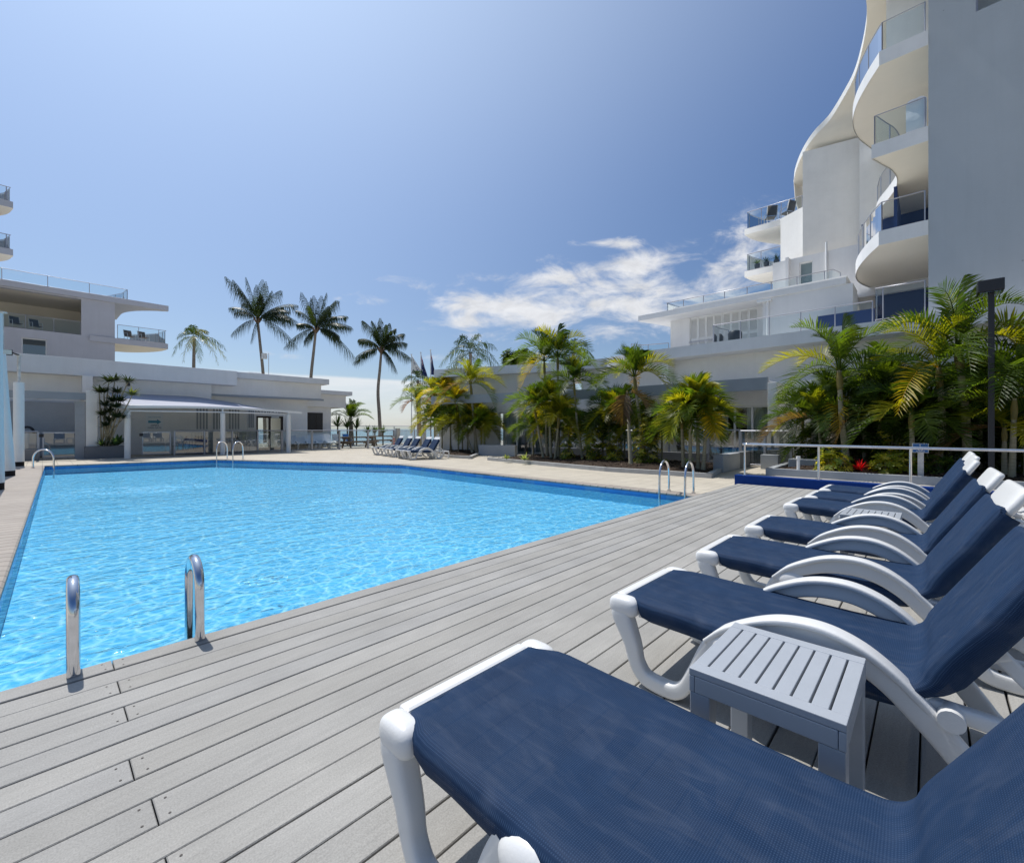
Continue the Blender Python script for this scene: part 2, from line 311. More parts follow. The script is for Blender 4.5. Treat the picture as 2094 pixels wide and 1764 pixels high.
class MB:
    def __init__(s): s.v = []; s.f = []; s.m = []; s.sm = []; s.t = []; s.uv = None
    def add(s, vs, fs, mi=0, smooth=False, tint=None):
        o = len(s.v); s.v += [tuple(v) for v in vs]
        for f in fs:
            s.f.append(tuple(i+o for i in f)); s.m.append(mi); s.sm.append(smooth); s.t.append(tint)
    def box(s, x0, x1, y0, y1, z0, z1, mi=0, tint=None):
        x0, x1 = min(x0, x1), max(x0, x1); y0, y1 = min(y0, y1), max(y0, y1); z0, z1 = min(z0, z1), max(z0, z1)
        s.add([(x0, y0, z0), (x1, y0, z0), (x1, y1, z0), (x0, y1, z0), (x0, y0, z1), (x1, y0, z1), (x1, y1, z1), (x0, y1, z1)],
              [(0, 3, 2, 1), (4, 5, 6, 7), (0, 1, 5, 4), (1, 2, 6, 5), (2, 3, 7, 6), (3, 0, 4, 7)], mi, False, tint)
    def slab(s, a, b, th, z0, z1, mi=0):
        """upright slab between ground points a and b, th thick to the left of a->b"""
        a = Vector((a[0], a[1])); b = Vector((b[0], b[1])); d = (b-a).normalized(); n = Vector((-d.y, d.x))*th
        s.prism([a, b, b+n, a+n], z0, z1, mi)
    def prism(s, poly, z0, z1, mi=0, smooth=False):
        ar = sum(poly[i][0]*poly[(i+1) % len(poly)][1]-poly[(i+1) % len(poly)][0]*poly[i][1] for i in range(len(poly)))
        if ar < 0: poly = poly[::-1]
        n = len(poly)
        vs = [(p[0], p[1], z0) for p in poly]+[(p[0], p[1], z1) for p in poly]
        tr = tessellate_polygon([[Vector((p[0], p[1], 0)) for p in poly]])
        def up(t):
            a, b, c = (poly[i] for i in t)
            return (b[0]-a[0])*(c[1]-a[1])-(b[1]-a[1])*(c[0]-a[0]) > 0
        fs = []
        for t in tr:
            t = tuple(t) if up(t) else tuple(t[::-1])
            fs.append(tuple(i+n for i in t)); fs.append(t[::-1])
        s.add(vs, fs, mi)
        s.add(vs, [(i, (i+1) % n, (i+1) % n+n, i+n) for i in range(n)], mi, smooth)
    def tube(s, pts, r, n=10, mi=0, cap=True, tint=None):
        pts = [Vector(p) for p in pts]; k = len(pts)
        rs = r if isinstance(r, (list, tuple)) else [r]*k
        vs = []; ref = None
        for i, p in enumerate(pts):
            t = (pts[min(i+1, k-1)]-pts[max(i-1, 0)]).normalized()
            if ref is None:
                ref = Vector((0, 0, 1)) if abs(t.z) < .9 else Vector((1, 0, 0))
            a = (ref-t*ref.dot(t)).normalized(); b = t.cross(a); ref = a
            vs += [p+(a*math.cos(2*math.pi*j/n)+b*math.sin(2*math.pi*j/n))*rs[i] for j in range(n)]
        fs = [(i*n+j, i*n+(j+1) % n, (i+1)*n+(j+1) % n, (i+1)*n+j) for i in range(k-1) for j in range(n)]
        s.add(vs, fs, mi, True, tint)
        if cap: s.add([vs[j] for j in range(n)]+[vs[(k-1)*n+j] for j in range(n)], [tuple(range(n))[::-1], tuple(range(n, 2*n))], mi, False, tint)
    def strap(s, path, x, w, t, mi=0, n=5):
        """rounded bar swept along a curve of (y,z) points in the plane x; w across x, t in the plane"""
        P = cr([(0, p[0], p[1]) for p in path], n); k = len(P)
        ws = w if isinstance(w, list) else [w]*len(path); ts = t if isinstance(t, list) else [t]*len(path)
        def lerp(a, i):
            q = i/(k-1)*(len(a)-1); j = min(int(q), len(a)-2); return a[j]+(a[j+1]-a[j])*(q-j)
        sec = []
        for q in range(16):
            an = 2*math.pi*(q+.5)/16; c_, s_ = math.cos(an), math.sin(an)
            sec.append((math.copysign(abs(c_)**.45, c_)*.5, math.copysign(abs(s_)**.45, s_)*.5))
        vs = []
        for i, p in enumerate(P):
            d = (P[min(i+1, k-1)]-P[max(i-1, 0)]).normalized(); nn = Vector((0, -d.z, d.y))
            for a, b in sec: vs.append(Vector((x+a*lerp(ws, i), p.y, p.z))+nn*b*lerp(ts, i))
        m = 16
        s.add(vs, [(i*m+j, (i+1)*m+j, (i+1)*m+(j+1) % m, i*m+(j+1) % m) for i in range(k-1) for j in range(m)], mi, True)
        s.add([vs[j] for j in range(m)]+[vs[(k-1)*m+j] for j in range(m)], [tuple(range(m)), tuple(range(m, 2*m))[::-1]], mi)
    def disc(s, c, r, z, n=10, mi=0):
        s.add([(c[0]+r*math.cos(2*math.pi*i/n), c[1]+r*math.sin(2*math.pi*i/n), z) for i in range(n)], [tuple(range(n))], mi)
    def build(s, name, mats, parent=None, bevel=0, seg=2, weld=False):
        org = Vector((0, 0, 0)); p = parent
        while p is not None: org = org+p.location; p = p.parent
        me = bpy.data.meshes.new(name)
        me.from_pydata([tuple(Vector(v)-org) for v in s.v], [], s.f)
        for mm in (mats if isinstance(mats, (list, tuple)) else [mats]): me.materials.append(M[mm] if isinstance(mm, str) else mm)
        me.polygons.foreach_set('material_index', s.m); me.polygons.foreach_set('use_smooth', s.sm)
        if any(t is not None for t in s.t):
            ca = me.color_attributes.new('tint', 'FLOAT_COLOR', 'CORNER'); buf = []
            for f, t in zip(s.f, s.t):
                t = t or (.5, .5, .5)
                buf += [t[0], t[1], t[2], 1.0]*len(f)
            ca.data.foreach_set('color', buf)
        if s.uv:
            ul = me.uv_layers.new(name='UVMap')
            for lp in me.loops: ul.data[lp.index].uv = s.uv[lp.vertex_index]
        me.update()
        o = bpy.data.objects.new(name, me); COL.objects.link(o)
        if parent is not None: o.parent = parent
        if bevel:
            b = o.modifiers.new('bevel', 'BEVEL'); b.width = bevel; b.segments = seg; b.limit_method = 'ANGLE'; b.angle_limit = R(40)
            b.harden_normals = False
        return o

def tag(o, label=None, cat=None, group=None, kind=None):
    if label: o['label'] = label
    if cat: o['category'] = cat
    if group: o['group'] = group
    if kind: o['kind'] = kind
    return o
def thing(name, label, cat, loc=(0, 0, 0), group=None, rz=0):
    o = bpy.data.objects.new(name, None); COL.objects.link(o); o.location = loc; o.empty_display_size = .2
    o.rotation_euler = (0, 0, rz)
    return tag(o, label, cat, group)
def copy_tree(o, parent=None):
    c = o.copy(); COL.objects.link(c); c.parent = parent
    for ch in [x for x in bpy.data.objects if x.parent == o]: copy_tree(ch, c)
    return c
def struct(o): o['kind'] = 'structure'; return o
def bx(name, m, parent, *a, bevel=0):
    b = MB(); b.box(*a); return b.build(name, m, parent, bevel)

# ------------------------------------------------------------------ camera, sun, sky
cam = bpy.data.cameras.new('camera'); camo = bpy.data.objects.new('camera', cam); COL.objects.link(camo)
camo.location = (0, 0, EYE); camo.rotation_euler = (R(90), 0, -math.atan2(C, S))
cam.sensor_width = 36; cam.lens = 36*F/2094; cam.shift_y = -5/2094; cam.clip_start = .02; cam.clip_end = 20000
scene.camera = camo
SUN_EL, SUN_AZ = R(63), R(91)               # azimuth counted from +x towards +y
sd = Vector((math.cos(SUN_AZ)*math.cos(SUN_EL), math.sin(SUN_AZ)*math.cos(SUN_EL), math.sin(SUN_EL)))
sun = bpy.data.lights.new('sun', 'SUN'); sun.energy = 4.2; sun.angle = R(.5); sun.color = (1, .96, .90)
suno = bpy.data.objects.new('sun', sun); COL.objects.link(suno); suno.rotation_euler = sd.to_track_quat('Z', 'Y').to_euler()

def build_world():
    w = bpy.data.worlds.new('World'); scene.world = w; w.use_nodes = True
    nt = w.node_tree; nt.nodes.clear()
    out = N(nt, 'ShaderNodeOutputWorld'); bg = N(nt, 'ShaderNodeBackground'); bg.inputs[1].default_value = SKY; L(nt, bg, out)
    sky = N(nt, 'ShaderNodeTexSky', sky_type='NISHITA'); sky.sun_disc = False; sky.sun_elevation = SUN_EL; sky.sun_rotation = math.pi/2-SUN_AZ
    sky.air_density = 1.0; sky.dust_density = .6; sky.ozone_density = 2.2; sky.altitude = 0
    tc = N(nt, 'ShaderNodeTexCoord')
    def dot(v):
        d = N(nt, 'ShaderNodeVectorMath', operation='DOT_PRODUCT'); d.inputs[1].default_value = v; L(nt, tc, d, 'Generated'); return d
    def mth(op, a, b=None, c=None):
        m = N(nt, 'ShaderNodeMath', operation=op)
        for i, x in enumerate((a, b, c)):
            if x is None: continue
            if isinstance(x, (int, float)): m.inputs[i].default_value = x
            else: nt.links.new(x, m.inputs[i])
        return m.outputs[0]
    f = dot((C, S, 0)).outputs['Value']; r = dot((S, -C, 0)).outputs['Value']; z = dot((0, 0, 1)).outputs['Value']
    fp = mth('MAXIMUM', f, .05)
    a = mth('DIVIDE', r, fp); b = mth('DIVIDE', z, fp)          # bearing and height of a direction
    front = mth('GREATER_THAN', f, .05)
    cv = N(nt, 'ShaderNodeCombineXYZ'); nt.links.new(a, cv.inputs[0]); nt.links.new(b, cv.inputs[1])
    def noise(sx, sy, sc, det, rough=.6, off=0):
        mp = N(nt, 'ShaderNodeMapping'); mp.inputs['Scale'].default_value = (sx, sy, 1); mp.inputs['Location'].default_value = (off, off*.7, 0); mp.inputs['Rotation'].default_value = (0, 0, R(-8)); L(nt, cv, mp)
        n = N(nt, 'ShaderNodeTexNoise', noise_dimensions='2D'); n.inputs['Scale'].default_value = sc; n.inputs['Detail'].default_value = det; n.inputs['Roughness'].default_value = rough; n.inputs['Distortion'].default_value = .3; L(nt, mp, n); return n.outputs[0]
    def ell(px, py, rx, ry, k=1.0, rot=0):
        x = mth('SUBTRACT', a, (px-CX)/F); y = mth('SUBTRACT', b, (HY-py)/F)
        cr_, sr = math.cos(rot), math.sin(rot)
        x2 = mth('ADD', mth('MULTIPLY', x, cr_), mth('MULTIPLY', y, sr)); y2 = mth('SUBTRACT', mth('MULTIPLY', y, cr_), mth('MULTIPLY', x, sr))
        x2 = mth('DIVIDE', x2, rx/F); y2 = mth('DIVIDE', y2, ry/F)
        d = mth('SQRT', mth('ADD', mth('MULTIPLY', x2, x2), mth('MULTIPLY', y2, y2)))
        return mth('MULTIPLY', mth('MAXIMUM', mth('SUBTRACT', 1, d), -4.0), k)
    els = [ell(1220, 620, 380, 70, 1.15, R(5)), ell(1090, 640, 260, 46, 1.2, R(-10)), ell(1500, 520, 190, 70, .62, R(22)), ell(1480, 590, 270, 52, .85, R(12)), ell(1310, 545, 150, 38, 1.0, R(6)),
           ell(1130, 566, 170, 34, 1.0, R(4)), ell(925, 600, 40, 14, .75), ell(775, 613, 75, 16, .62, R(-8)), ell(1280, 500, 40, 14, .6), ell(1420, 495, 60, 22, .5, R(15)), ell(560, 724, 90, 8, .42, R(-4)), ell(1100, 690, 60, 26, .6), ell(1230, 496, 45, 10, .5), ell(840, 730, 60, 6, .35), ell(930, 625, 80, 22, .7), ell(1000, 655, 150, 26, .7), ell(1380, 640, 210, 30, .75), ell(1180, 660, 160, 34, .8)]
    m = els[0]
    for e in els[1:]: m = mth('MAXIMUM', m, e)
    n = noise(1, 2.3, 7, 10, .62, 3.1)
    dens = mth('ADD', m, mth('MULTIPLY', mth('SUBTRACT', n, .50), 2.9))
    ss = N(nt, 'ShaderNodeMapRange', interpolation_type='SMOOTHSTEP'); ss.inputs[1].default_value = .05; ss.inputs[2].default_value = 1.15; nt.links.new(dens, ss.inputs[0])
    n2 = noise(1, 2.0, 16, 6, .6, 9.3)
    shade = N(nt, 'ShaderNodeMapRange'); shade.inputs[1].default_value = .3; shade.inputs[2].default_value = .7; shade.inputs[3].default_value = .80; shade.inputs[4].default_value = 1.0; nt.links.new(n2, shade.inputs[0])
    cloud = mth('MULTIPLY', mth('MULTIPLY', ss.outputs[0], front), .93)
    # low bank of pale stratus over the sea
    top = mth('ADD', (HY-770)/F, mth('MULTIPLY', mth('SUBTRACT', a, -.4), -.055))
    top = mth('ADD', top, mth('MULTIPLY', mth('SUBTRACT', noise(1, 1, 5, 5, .6, 5.5), .5), .006))
    bank = N(nt, 'ShaderNodeMapRange', interpolation_type='SMOOTHSTEP'); bank.inputs[1].default_value = -.004; bank.inputs[2].default_value = .004
    nt.links.new(mth('SUBTRACT', top, b), bank.inputs[0])
    bf = N(nt, 'ShaderNodeMapRange'); bf.inputs[1].default_value = 0; bf.inputs[2].default_value = .11; bf.inputs[3].default_value = .45; bf.inputs[4].default_value = 1; nt.links.new(b, bf.inputs[0])
    bn = N(nt, 'ShaderNodeMapRange'); bn.inputs[1].default_value = .35; bn.inputs[2].default_value = .65; bn.inputs[3].default_value = .72; bn.inputs[4].default_value = 1.0; nt.links.new(noise(1, 6, 5, 6, .6, 1.7), bn.inputs[0])
    bankf = mth('MULTIPLY', mth('MULTIPLY', mth('MULTIPLY', bank.outputs[0], bf.outputs[0]), bn.outputs[0]), front)
    fade = N(nt, 'ShaderNodeMapRange', interpolation_type='SMOOTHSTEP'); fade.inputs[1].default_value = .25; fade.inputs[2].default_value = -.05; nt.links.new(a, fade.inputs[0])
    bankf = mth('MULTIPLY', mth('MULTIPLY', bankf, .9), fade.outputs[0])
    # the hazy glow of the air round the sun and the deeper blue away from it
    sdn = dot(tuple(sd)).outputs['Value']
    gl = mth('POWER', mth('MAXIMUM', sdn, 0), 3.0)
    tint = N(nt, 'ShaderNodeMix', data_type='RGBA', blend_type='MULTIPLY'); tint.inputs[0].default_value = 1; L(nt, sky, tint, 0, 6)
    el = N(nt, 'ShaderNodeMapRange', interpolation_type='SMOOTHSTEP'); el.inputs[1].default_value = .02; el.inputs[2].default_value = .58; nt.links.new(z, el.inputs[0])
    tm_ = N(nt, 'ShaderNodeMix', data_type='RGBA'); tm_.inputs[6].default_value = (.98, 1.0, 1.06, 1); tm_.inputs[7].default_value = SKYTINT; L(nt, el, tm_); L(nt, tm_, tint, 2, 7)
    gm = N(nt, 'ShaderNodeMix', data_type='RGBA', blend_type='ADD'); gm.inputs[0].default_value = 1; nt.links.new(tint.outputs[2], gm.inputs[6])
    gc = N(nt, 'ShaderNodeMix', data_type='RGBA', blend_type='MULTIPLY'); gc.inputs[0].default_value = 1; gc.inputs[6].default_value = (6.3, 7.1, 7.3, 1); nt.links.new(gl, gc.inputs[7]); nt.links.new(gc.outputs[2], gm.inputs[7])
    c1 = N(nt, 'ShaderNodeMix', data_type='RGBA'); nt.links.new(bankf, c1.inputs[0]); nt.links.new(gm.outputs[2], c1.inputs[6]); c1.inputs[7].default_value = (9.2, 9.6, 10.0, 1)
    cc = N(nt, 'ShaderNodeMix', data_type='RGBA', blend_type='MULTIPLY'); cc.inputs[0].default_value = 1; cc.inputs[6].default_value = (10.2, 10.3, 10.6, 1); nt.links.new(shade.outputs[0], cc.inputs[7])
    c2 = N(nt, 'ShaderNodeMix', data_type='RGBA'); nt.links.new(cloud, c2.inputs[0]); nt.links.new(c1.outputs[2], c2.inputs[6]); nt.links.new(cc.outputs[2], c2.inputs[7])
    nt.links.new(c2.outputs[2], bg.inputs[0])
SKY = .088; SKYTINT = (.50, .74, 1.06, 1)
build_world()
scene.view_settings.view_transform = 'Standard'; scene.view_settings.look = 'None'; scene.view_settings.exposure = 0.0; scene.view_settings.gamma = 1; scene.view_settings.use_curve_mapping = False
scene.render.engine = 'CYCLES'
scene.cycles.max_bounces = 8; scene.cycles.transparent_max_bounces = 24; scene.cycles.caustics_reflective = False; scene.cycles.caustics_refractive = False
scene.cycles.use_denoising = True; scene.cycles.sample_clamp_indirect = 6

#PART2
# ================================================================== GROUND, SEA, POOL, DECK
def camq(x0, x1, y0, y1, z):
    return [(S*x+C*y, -C*x+S*y, z) for x, y in ((x0, y0), (x1, y0), (x1, y1), (x0, y1))]
b = MB(); b.add(camq(-9000, 9000, 48, 9000, -3.2), [(0, 1, 2, 3)]); struct(b.build('sea', 'sea'))
POOL = [(-.27, 3.10), (8.85, 3.10), (9.0, 9.9), (9.2, 14.4), (5.15, 22.6), (.06, 23.1)]
def holed(name, m, outer, holes, z, parent=None):
    loops = [[Vector((p[0], p[1], 0)) for p in q] for q in [outer]+holes]
    tr = tessellate_polygon(loops); allp = [p for q in loops for p in q]
    b = MB(); fs = []
    for t in tr:
        a, c, d = (allp[i] for i in t)
        fs.append(tuple(t) if (c-a).cross(d-a).z > 0 else tuple(t[::-1]))
    b.add([(p.x, p.y, z) for p in allp], fs); return b.build(name, m, parent)
gq = camq(-400, 400, -300, 47.9, 0)
struct(holed('ground', 'sand', [(p[0], p[1]) for p in gq], [[(p[0]-.0, p[1]) for p in [(-.4, 2.9), (9.1, 2.9), (9.3, 14.6), (5.2, 22.9), (-.2, 23.3)]]], -.30))
b = MB(); q1 = camq(-400, 400, 47.9, 48.4, -.3); q2 = camq(-400, 400, 47.9, 48.4, -4)
b.add([q1[0], q1[1], q2[2], q2[3]], [(0, 1, 2, 3)]); struct(b.build('shore_wall', 'kerb'))
def off(poly, d):
    n = len(poly); out = []
    for i in range(n):
        p0, p1, p2 = Vector(poly[i-1]), Vector(poly[i]), Vector(poly[(i+1) % n])
        e1 = (p1-p0).normalized(); e2 = (p2-p1).normalized(); n1 = Vector((e1.y, -e1.x)); n2 = Vector((e2.y, -e2.x))
        m = (n1+n2).normalized(); out.append(p1+m*(d/max(.3, m.dot(n1))))
    return out
CO = [(-1.05, 3.10), (9.19, 3.10), (9.34, 9.85), (9.56, 14.5), (5.36, 22.95), (-.72, 23.45)]
struct(holed('pavement', 'paver', [(-16, -12), (40, -12), (40, 37), (-16, 37)], [[tuple(p) for p in CO]], PV))
# coping: a proud bullnosed strip round the pool
b = MB(); n = len(POOL); inn = off(POOL, -.0); zt = PV+.012
for i in range(n):
    if i == 0: continue
    j = (i+1) % n
    a0, a1, b0, b1 = Vector(POOL[i]), Vector(POOL[j]), Vector(CO[i]), Vector(CO[j])
    if i == 5: a1 = Vector((-.27, 3.1)); b1 = Vector((-1.05, 3.1))
    prof = [(1.0, zt), (.06, zt), (.02, zt-.006), (0, zt-.02), (0, zt-.05), (.03, zt-.06)]
    vs = []
    for t in (0, 1):
        for q, z in prof:
            pa = a0.lerp(a1, t); pb = b0.lerp(b1, t); p = pa.lerp(pb, q); vs.append((p.x, p.y, z))
    k = len(prof)
    b.add(vs, [(x, x+1, k+x+1, k+x) for x in range(k-1)], 0, False)
struct(b.build('pool_coping', 'coping'))
# basin
b = MB()
WZ = -.17
for i in range(n):
    a, c = POOL[i], POOL[(i+1) % n]
    side = 2 if abs(a[0]-c[0]) < abs(a[1]-c[1]) else 1
    b.add([(a[0], a[1], PV-.03), (c[0], c[1], PV-.03), (c[0], c[1], -.215), (a[0], a[1], -.215)], [(0, 1, 2, 3)], side)
    b.add([(a[0], a[1], -.215), (c[0], c[1], -.215), (c[0], c[1], -.40), (a[0], a[1], -.40)], [(0, 1, 2, 3)], 0)
tr = tessellate_polygon([[Vector((p[0], p[1], 0)) for p in POOL]])
b.add([(p[0], p[1], -.40) for p in POOL], [tuple(t) for t in tr])
struct(b.build('pool_basin', ['poolfloor', 'mosaic', 'mosaicx']))
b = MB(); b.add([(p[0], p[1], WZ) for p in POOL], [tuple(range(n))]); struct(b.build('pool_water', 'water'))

# deck boards
b = MB(); pitch, gap = .1452, .0065
rows = 44; y = 3.225
for r in range(rows):
    y1 = y-r*pitch; y0 = y1-pitch+gap*random.choice((.6, .9, 1, 1.2, 1.5))
    if r == 0: y0 = y1-.128
    st = .24+(0 if r % 4 in (0, 1) else 0)+random.uniform(-.02, .02)
    cuts = [-4.2]
    xx = st-5.4 if r % 2 == 0 else st-2.7
    if r in (0, 2, 4, 7, 9, 11): xx = st
    else: xx = 5.1+(r*1.37) % 3.1
    while xx < 10.6:
        if xx > -3.9: cuts.append(xx)
        xx += 7.5 if r % 3 else 6.6
    cuts.append(10.95)
    for x0, x1 in zip(cuts[:-1], cuts[1:]):
        g = random.uniform(.95, 1.05); w = random.uniform(-.006, .006)
        tint = (.328*g+w*.5, .318*g, .296*g-w)
        dz = random.uniform(-.0012, .0012)
        xa, xb = x0+.0022, x1-.0022
        e = .003
        vs = [(xa, y0, -.03), (xb, y0, -.03), (xb, y1, -.03), (xa, y1, -.03), (xa, y0, dz-e), (xb, y0, dz-e), (xb, y1, dz-e), (xa, y1, dz-e),
              (xa+e, y0+e, dz), (xb-e, y0+e, dz), (xb-e, y1-e, dz), (xa+e, y1-e, dz)]
        b.add(vs, [(8, 9, 10, 11), (4, 5, 9, 8), (5, 6, 10, 9), (6, 7, 11, 10), (7, 4, 8, 11), (0, 1, 5, 4), (1, 2, 6, 5), (2, 3, 7, 6), (3, 0, 4, 7)], 0, False, tint)
        for xe in ((xa+.035), (xb-.035)):
            for yy in (y0+.028, y1-.028):
                b.disc((xe+random.uniform(-.006, .006), yy), .0042, dz+.0012, 8, 1)
        if random.random() < .25:
            xe = random.uniform(x0+.4, x1-.3)
            for yy in (y0+.03, y1-.03): b.disc((xe, yy), .0035, dz+.0012, 8, 1)
yb = 3.225-rows*pitch
b.box(-4.2, 10.94, yb, 3.22, -.075, -.04, 2)
b.box(-4.2, 10.95, 3.105, 3.218, -.29, -.04, 2)
b.box(10.90, 10.948, yb, 3.2, -.29, -.04, 0, (.3, .29, .27))
b.box(-4.2, 10.948, 3.2185, 3.2245, -.12, -.032, 0, (.22, .21, .2))
struct(b.build('deck', ['deck', 'screw', 'deckgap']))

# ================================================================== SUN LOUNGERS
def fabric_mesh():
    base = cr([(0, 1.134, .360), (0, 1.130, .398), (0, 1.10, .412), (0, .88, .408), (0, .6, .400), (0, .3, .392), (0, .12, .392), (0, .062, .398), (0, .030, .425), (0, .008, .475), (0, -.05, .572), (0, -.14, .722), (0, -.215, .845), (0, -.238, .872), (0, -.262, .862)], 5)
    wx = [(.056, -.100), (.030, -.086), (.016, -.055), (.014, -.028), (.026, -.006), (.052, .002), (.09, .001), (.16, -.006), (.25, -.011), (.35, -.013)]
    wx = wx+[(.70-x, d) for x, d in wx[:-1][::-1]]
    rnd = random.Random(3)
    vs = []; uvs = []; k = len(wx); m = len(base); acc = 0
    ph = [rnd.uniform(0, 6) for _ in range(6)]
    for i, p in enumerate(base):
        d = (base[min(i+1, m-1)]-base[max(i-1, 0)]).normalized(); nn = Vector((0, -d.z, d.y))
        if nn.z < -.2 and i < 3: nn = -nn
        nn = Vector((0, d.z, -d.y))
        if i: acc += (p-base[i-1]).length
        s = i/(m-1)
        hinge = math.exp(-((i-37)/4)**2)
        endf = max(0, 1-i/22)+max(0, 1-(m-1-i)/22)
        for j, (x, dd) in enumerate(wx):
            u = (x-.35)/.35
            rip = .0028*endf*math.sin(x*46+ph[0]+i*.07)+.0022*hinge*math.sin(x*60+ph[1])
            if abs(u) > .86: rip = .004*math.sin(acc*19+ph[2]+(0 if u < 0 else 2))*(1 if dd < -.02 else .3)
            lo = dd*(1-.45*hinge) if dd < -.02 else dd
            kk = max(0, min(1, (p.y-1.0)/.12)) if i < 20 else 0; kk = kk*kk*(3-2*kk)
            lo = lo*(1-.75*kk) if dd < -.01 else lo
            q = Vector((.35+(x-.35)*(1-.135*kk), p.y, p.z))+nn*(lo+rip)
            vs.append(q); uvs.append((x*7+dd*6*(1 if u > 0 else -1), acc*7))
    b = MB(); b.uv = uvs
    b.add(vs, [(i*k+j, i*k+j+1, (i+1)*k+j+1, (i+1)*k+j) for i in range(m-1) for j in range(k-1)], 0, True)
    return b

def se(v, e): return math.copysign(abs(v)**e, v)
def make_lounger(arms=True):
    t = thing('sun_lounger', 'white framed lounger', 'sun lounger')
    b = MB()
    # foot cross bar with rounded shoulders, recessed slot and its return along both sides
    b.box(.075, .625, 1.138, 1.192, .368, .404)
    b.build('foot_bar', 'plastic', t, .012, 2)
    for x0_, x1_ in ((.0, .088), (.612, .70)):
        b = MB(); k1, k2 = 1.055, 1.198; c0_ = ((x0_+x1_)/2, 1.122, .362); hv = []
        def se(v, e): return math.copysign(abs(v)**e, v)
        for a_ in range(13):
            th = -math.pi/2+math.pi*a_/12
            for q_ in range(24):
                ph = 2*math.pi*q_/24; hv.append((c0_[0]+.045*se(math.cos(th), .7)*se(math.cos(ph), .62), c0_[1]+.078*se(math.cos(th), .7)*se(math.sin(ph), .62), c0_[2]+.049*se(math.sin(th), .7)))
        b.add(hv, [(a_*24+q_, a_*24+(q_+1) % 24, (a_+1)*24+(q_+1) % 24, (a_+1)*24+q_) for a_ in range(12) for q_ in range(24)], 0, True); b.build('corner_shoulder', 'plastic', t)
    for x in (.04, .66):
        b = MB()
        b.strap([(1.120, .370), (1.132, .325), (1.104, .255), (1.074, .185), (1.055, .11), (1.012, .052), (.94, .036), (.862, .040), (.812, .082), (.77, .17), (.725, .275), (.69, .345)], x, [.072, .078, .074, .066, .06, .06, .062, .06, .055, .052, .05, .05], [.10, .105, .088, .076, .07, .070, .072, .07, .06, .055, .055, .05])
        b.build('leg', 'plastic', t)
        b = MB(); sx = 1 if x > .35 else -1
        # arm: arched web with a proud top lip, running down to the back foot
        web = [(.70, .315), (.62, .372), (.54, .418), (.45, .452), (.36, .466), (.27, .462), (.18, .432), (.10, .382), (.03, .318), (-.05, .232), (-.12, .14), (-.18, .065), (-.25, .042), (-.33, .05), (-.39, .12), (-.44, .22), (-.50, .30)]
        b.strap(web, x+sx*.016, .034, [.045, .06, .075, .085, .09, .09, .088, .086, .086, .084, .078, .072, .07, .07, .066, .06, .055])
        lip = [(.72, .325), (.64, .398), (.54, .455), (.45, .492), (.36, .508), (.27, .504), (.18, .474), (.10, .422), (.03, .356), (-.03, .288)]
        b.strap(lip, x+sx*.008, [.05, .072, .078, .08, .08, .08, .078, .07, .06, .04], [.02, .026, .028, .028, .028, .028, .028, .028, .026, .02])
        if not arms:
            b = MB(); b.strap(web[8:], x+sx*.016, .034, [.086, .086, .084, .078, .072, .07, .07, .066, .06, .055])
        b.build('arm' if arms else 'rear_leg', 'plastic', t)
        if arms or x < .35:
            hb = MB(); cx_, cy_, cz_ = x-sx*-.012, .615, .325; hv = []
            for a_ in range(17):
                th = math.pi*a_/16
                for q_ in range(24):
                    ph = 2*math.pi*q_/24; hv.append((cx_+.040*math.cos(th), cy_+.085*math.sin(th)*math.cos(ph), cz_+.062*math.sin(th)*math.sin(ph)))
            hb.add(hv, [(a_*24+q_, a_*24+(q_+1) % 24, (a_+1)*24+(q_+1) % 24, (a_+1)*24+q_) for a_ in range(16) for q_ in range(24)], 0, True); hb.build('arm_hub', 'plastic', t)
        b = MB()
        b.strap([(1.05, .345), (.7, .352), (.3, .345), (0, .335), (-.3, .325), (-.60, .318), (-.70, .310)], x-sx*.028, .046, .052)
        b.strap([(-.70, .33), (-.73, .25), (-.725, .12), (-.70, .05), (-.66, .03)], x, .058, .055)
        b.tube([(x-sx*.03, -.045, .330), (x+sx*.045, -.045, .330)], .034, 16)
        b.build('side_rail', 'plastic', t)
    b = MB()
    for a in ((.03, .67, -.745, -.69, .285, .345), (.05, .65, -.40, -.36, .30, .335), (.05, .65, .62, .67, .325, .36), (.05, .65, .20, .24, .325, .36)):
        b = MB(); b.box(*a); b.build('cross_bar', 'plastic', t, .012)
    # back frame under the cloth and its cap
    b = MB(); d = Vector((0, -.52, .854)); h = Vector((0, .02, .40)); nb = Vector((0, -.854, -.52))
    for x in (.055, .645):
        b.strap([(.06, .345), (.02, .385), (-.10, .575), (-.24, .80)], x, .05, .05)
    for s_ in (.12, .28, .44):
        p = h+d*s_+nb*.045; b.tube([(.06, p.y, p.z), (.64, p.y, p.z)], .014, 8)
    b.build('back_frame', 'plastic', t)
    b = MB(); cc_ = h+d*.585+nb*.012; hv = []; XA = Vector((1, 0, 0))
    for a_ in range(17):
        th = -math.pi/2+math.pi*a_/16
        for q_ in range(40):
            ph = 2*math.pi*q_/40; ex, ez, ey = se(math.cos(th), .5)*se(math.cos(ph), .22), se(math.cos(th), .5)*se(math.sin(ph), .22), se(math.sin(th), .5)
            hv.append(Vector((.35, cc_.y, cc_.z))+XA*ex*(.322-.010*(ez > .5))+d*ez*.078+nb*(ey*.028-.02*ez*abs(ez)*0))
    b.add(hv, [(a_*40+q_, a_*40+(q_+1) % 40, (a_+1)*40+(q_+1) % 40, (a_+1)*40+q_) for a_ in range(16) for q_ in range(40)], 0, True)
    b.build('head_cap', 'plastic', t)
    fb = fabric_mesh().build('mesh_fabric', 'fabric', t)
